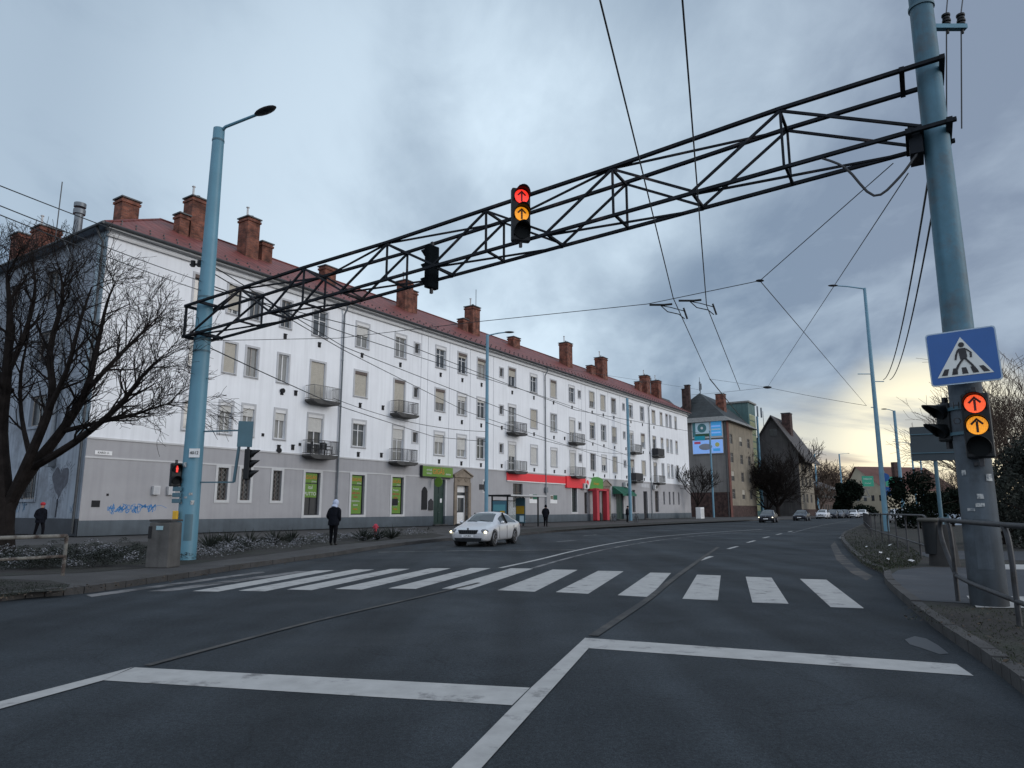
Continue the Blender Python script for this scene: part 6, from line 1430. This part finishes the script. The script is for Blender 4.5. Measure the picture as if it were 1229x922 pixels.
MB().box(.4,bl-.4,bd-.55,bd-.15,.42,.48).build('bench',M_wood,bs)
m_,t_,b__=nt('shelter_glass'); b__.inputs['Base Color'].default_value=(.5,.6,.62,1); b__.inputs['Roughness'].default_value=.05; b__.inputs['Alpha'].default_value=.25
MB().box(.06,bl-.06,bd-.006,bd+.006,.32,2.09).build('glass_wall',m_,bs)
# ------------------------------------------------------------------ street furniture
q=g(195,681,KZ); e=empty('litter_bin',q,radians(-8),'tall square grey concrete bin beside the left mast','bin')
b=MB(); b.raw([(-.31,-.27,0),(.31,-.27,0),(.31,.27,0),(-.31,.27,0),(-.29,-.25,1.12),(.29,-.25,1.12),(.29,.25,1.12),(-.29,.25,1.12)],[(0,1,5,4),(1,2,6,5),(2,3,7,6),(3,0,4,7),(4,5,6,7),(3,2,1,0)]); b.build('casing',mat('bin_concrete',(.085,.083,.08),.9,.3,2,bump=.3,streak=.4),e,bevel=.03)
MB().box(-.30,.30,-.26,.26,1.135,1.19).build('lid',M_kerb,e,bevel=.02); MB().box(-.08,.10,-.272,-.256,.93,1.03).build('sticker',mat('sticker_blue',(.25,.38,.42),.6),e); MB().box(-.29,-.2,-.268,-.25,.72,1.02).build('opening',M_dark,e)
# white and rusty rail at the left
M_rr=mat('rail_flaking',(.16,.155,.14),.85,.25,5,col2=(.045,.032,.026),thr=.5,bump=.4)
e=empty('guard_rail',(0,0,0),0,'flaking white pipe rail with rusty patches at the left edge of the road','railing')
a_=g(75,691,KZ); 
for i,(u,v) in enumerate(((75,691),(-10,697.5),(-95,704))):
    p=g(u,v,KZ); MB().tube([(p.x,p.y,-.05),(p.x,p.y,KZ+.86)],.04,10).build('post',M_rr,e,smooth=True)
p=g(75,691,KZ); q=g(-180,711,KZ)
for z in (.86,.42): 
    b=MB(); b.tube([(p.x,p.y,KZ+z),(q.x,q.y,KZ+z)],.042 if z>.5 else .034,10); b.build('rail',M_rr,e,smooth=True)
# small hydrant
q=g(450.5,643,KZ); e=empty('hydrant',q,0,'small red post hydrant in the planting bed by the building','hydrant')
b=MB(); b.tube([(0,0,0),(0,0,.35),(0,0,.38)],[.07,.07,.10],12); b.build('post',M_redc,e,smooth=True); MB().tube([(0,0,.38),(0,0,.56),(0,0,.64)],[.12,.12,.05],12).build('cap',mat('hydrant_pink',(.40,.03,.06),.7),e,smooth=True); MB().tube([(-.16,0,.47),(.16,0,.47)],.045,10).build('outlet',M_redc,e)
# little white cabinet by the billboard house
q=g(840.5,622.6,KZ); e=empty('utility_cabinet',q,RZ,'small white utility cabinet at the foot of the billboard wall','cabinet'); MB().box(-.8,.8,-.4,.4,0,1.7).build('body',M_bwhite,e,bevel=.05); MB().box(-.6,.6,-.415,-.402,.2,1.5).build('door',M_trim,e)
# right railings: bent pipe frames
def pipe_rail(name,top_pts,low_pts,posts,label,r=.036,group='pipe railings on the right'):
    e=empty(name,(0,0,0),0,label,'railing',group)
    n_=len(top_pts)
    P=smooth_poly([Vector(p) for p in top_pts],5); MB().tube(P,r,10).build('top_rail',M_railm,e,smooth=True)
    MB().tube(smooth_poly([Vector(p) for p in low_pts],5),r*.9,10).build('lower_rail',M_railm,e,smooth=True)
    for ps in posts: MB().tube(smooth_poly([Vector(p) for p in ps],4),r*.95,8).build('post',M_railm,e,smooth=True)
    return e
M_railm=mat('railing_steel',(.036,.038,.042),.6,.35,6,metal=.2,col2=(.018,.016,.015),thr=.58)
def rp(u,v,Y): return at(u,v,Y)
# near railing: line from its far corner (y 12.6) toward the viewer on the right
pa=g(1150,722,KZ); pb=g(1224,752,KZ)
dr=(pb-pa).normalized(); 
def ln(t,z,o=0.): q=pa+dr*t; return Vector((q.x,q.y,z))
def tz(u_t,v): q=ln(u_t,0); return zat(q.y,v)
zt_a=zat(pa.y+.3,624); ca=ln(-.55,0); zA=zat(ca.y,624.5); zL=zat(pa.y,688)
top_=[ln(.05,zL-.03),ln(-.30,zat(ln(-.3,0).y,668)),ln(-.52,zat(ca.y,650)),ln(-.60,zat(ca.y,635)),ln(-.5,zA),ln(-.2,zA+.005),ln(1.5,zA-.01),ln(3.2,zA-.02)]
low_=[ln(.0,zL-.03),ln(.5,zL-.07),ln(1.2,zL-.10),ln(3.2,zL-.15)]
posts=[[pa+Vector((0,0,-.1)),ln(0,.6),ln(0,.95),ln(-.06,zA-.12),ln(-.2,zA-.0)]]
for t in ((pb-pa).length,(pb-pa).length*2): posts.append([ln(t,0.),ln(t,.6),ln(t,.95),ln(t-.06,zA-.12),ln(t-.22,zA-.01)])
pipe_rail('railing',top_,low_,posts,'near grey pipe railing in front of the right mast')
# second railing farther back, bending along the road
pc_=g(1106,671,KZ); pd=g(1046,645,KZ); dv=(pd-pc_); Ld=dv.length; dn_=dv/Ld
def l2_(t,z): q=pc_+dn_*t; return Vector((q.x,q.y,z))
zT=zat(pc_.y,618.5)
zT=min(max(zT,1.15),1.4); zLo=.55
top_=[l2_(-1.3,zLo),l2_(-1.7,zLo+.3),l2_(-1.6,zT-.1),l2_(-1.1,zT),l2_(0,zT),l2_(Ld*.5,zT-.03),l2_(Ld,zT-.06)]
low_=[l2_(-1.35,zLo),l2_(0,zLo),l2_(Ld*.5,zLo),l2_(Ld,zLo)]
posts=[[l2_(t,0),l2_(t,zT*.6),l2_(t-.05,zT-.15),l2_(t-.3,zT-.01)] for t in [Ld*k/6 for k in range(0,7)]]
pipe_rail('railing',top_,low_,posts,'second pipe railing behind the near one, ending at the bend',r=.03)
# third: round the bend along the road
pe=g(1047,642,KZ); pf=g(1037,630,KZ); dv=(pf-pe); 
P=[pe+dv*t for t in (0,.35,.7,1.)]
pipe_rail('railing',[Vector((p.x,p.y,KZ+1.1)) for p in P],[Vector((p.x,p.y,KZ+.35)) for p in P],[[pe+dv*(k/10),Vector(((pe+dv*(k/10)).x,(pe+dv*(k/10)).y,KZ+1.1))] for k in range(11)],'third railing with close posts following the road bend',r=.035)
# litter bin with hood behind the railing
q=g(1132,690,KZ); q=g(1134,679,KZ); e=empty('litter_bin',q,0,'dark concrete litter bin with rounded rim behind the near railing','bin')
b=MB(); b.tube([(0,0,0),(0,0,.9),(0,0,1.05)],[.36,.28,.25],18); b.build('casing',mat('bin_dark',(.028,.027,.026),.9,.3,2,streak=.3),e,smooth=True)
b=MB(); b.tube([(.25*cos(2*pi*i/20)-.28,.25*sin(2*pi*i/20),1.17) for i in range(21)],.05,8); b.build('rim',mat('bin_rim',(.06,.058,.05),.8),e,smooth=True); MB().tube([(-.28,0,.3),(-.28,0,1.15)],[.17,.2],16).build('bucket',M_black,e,smooth=True)
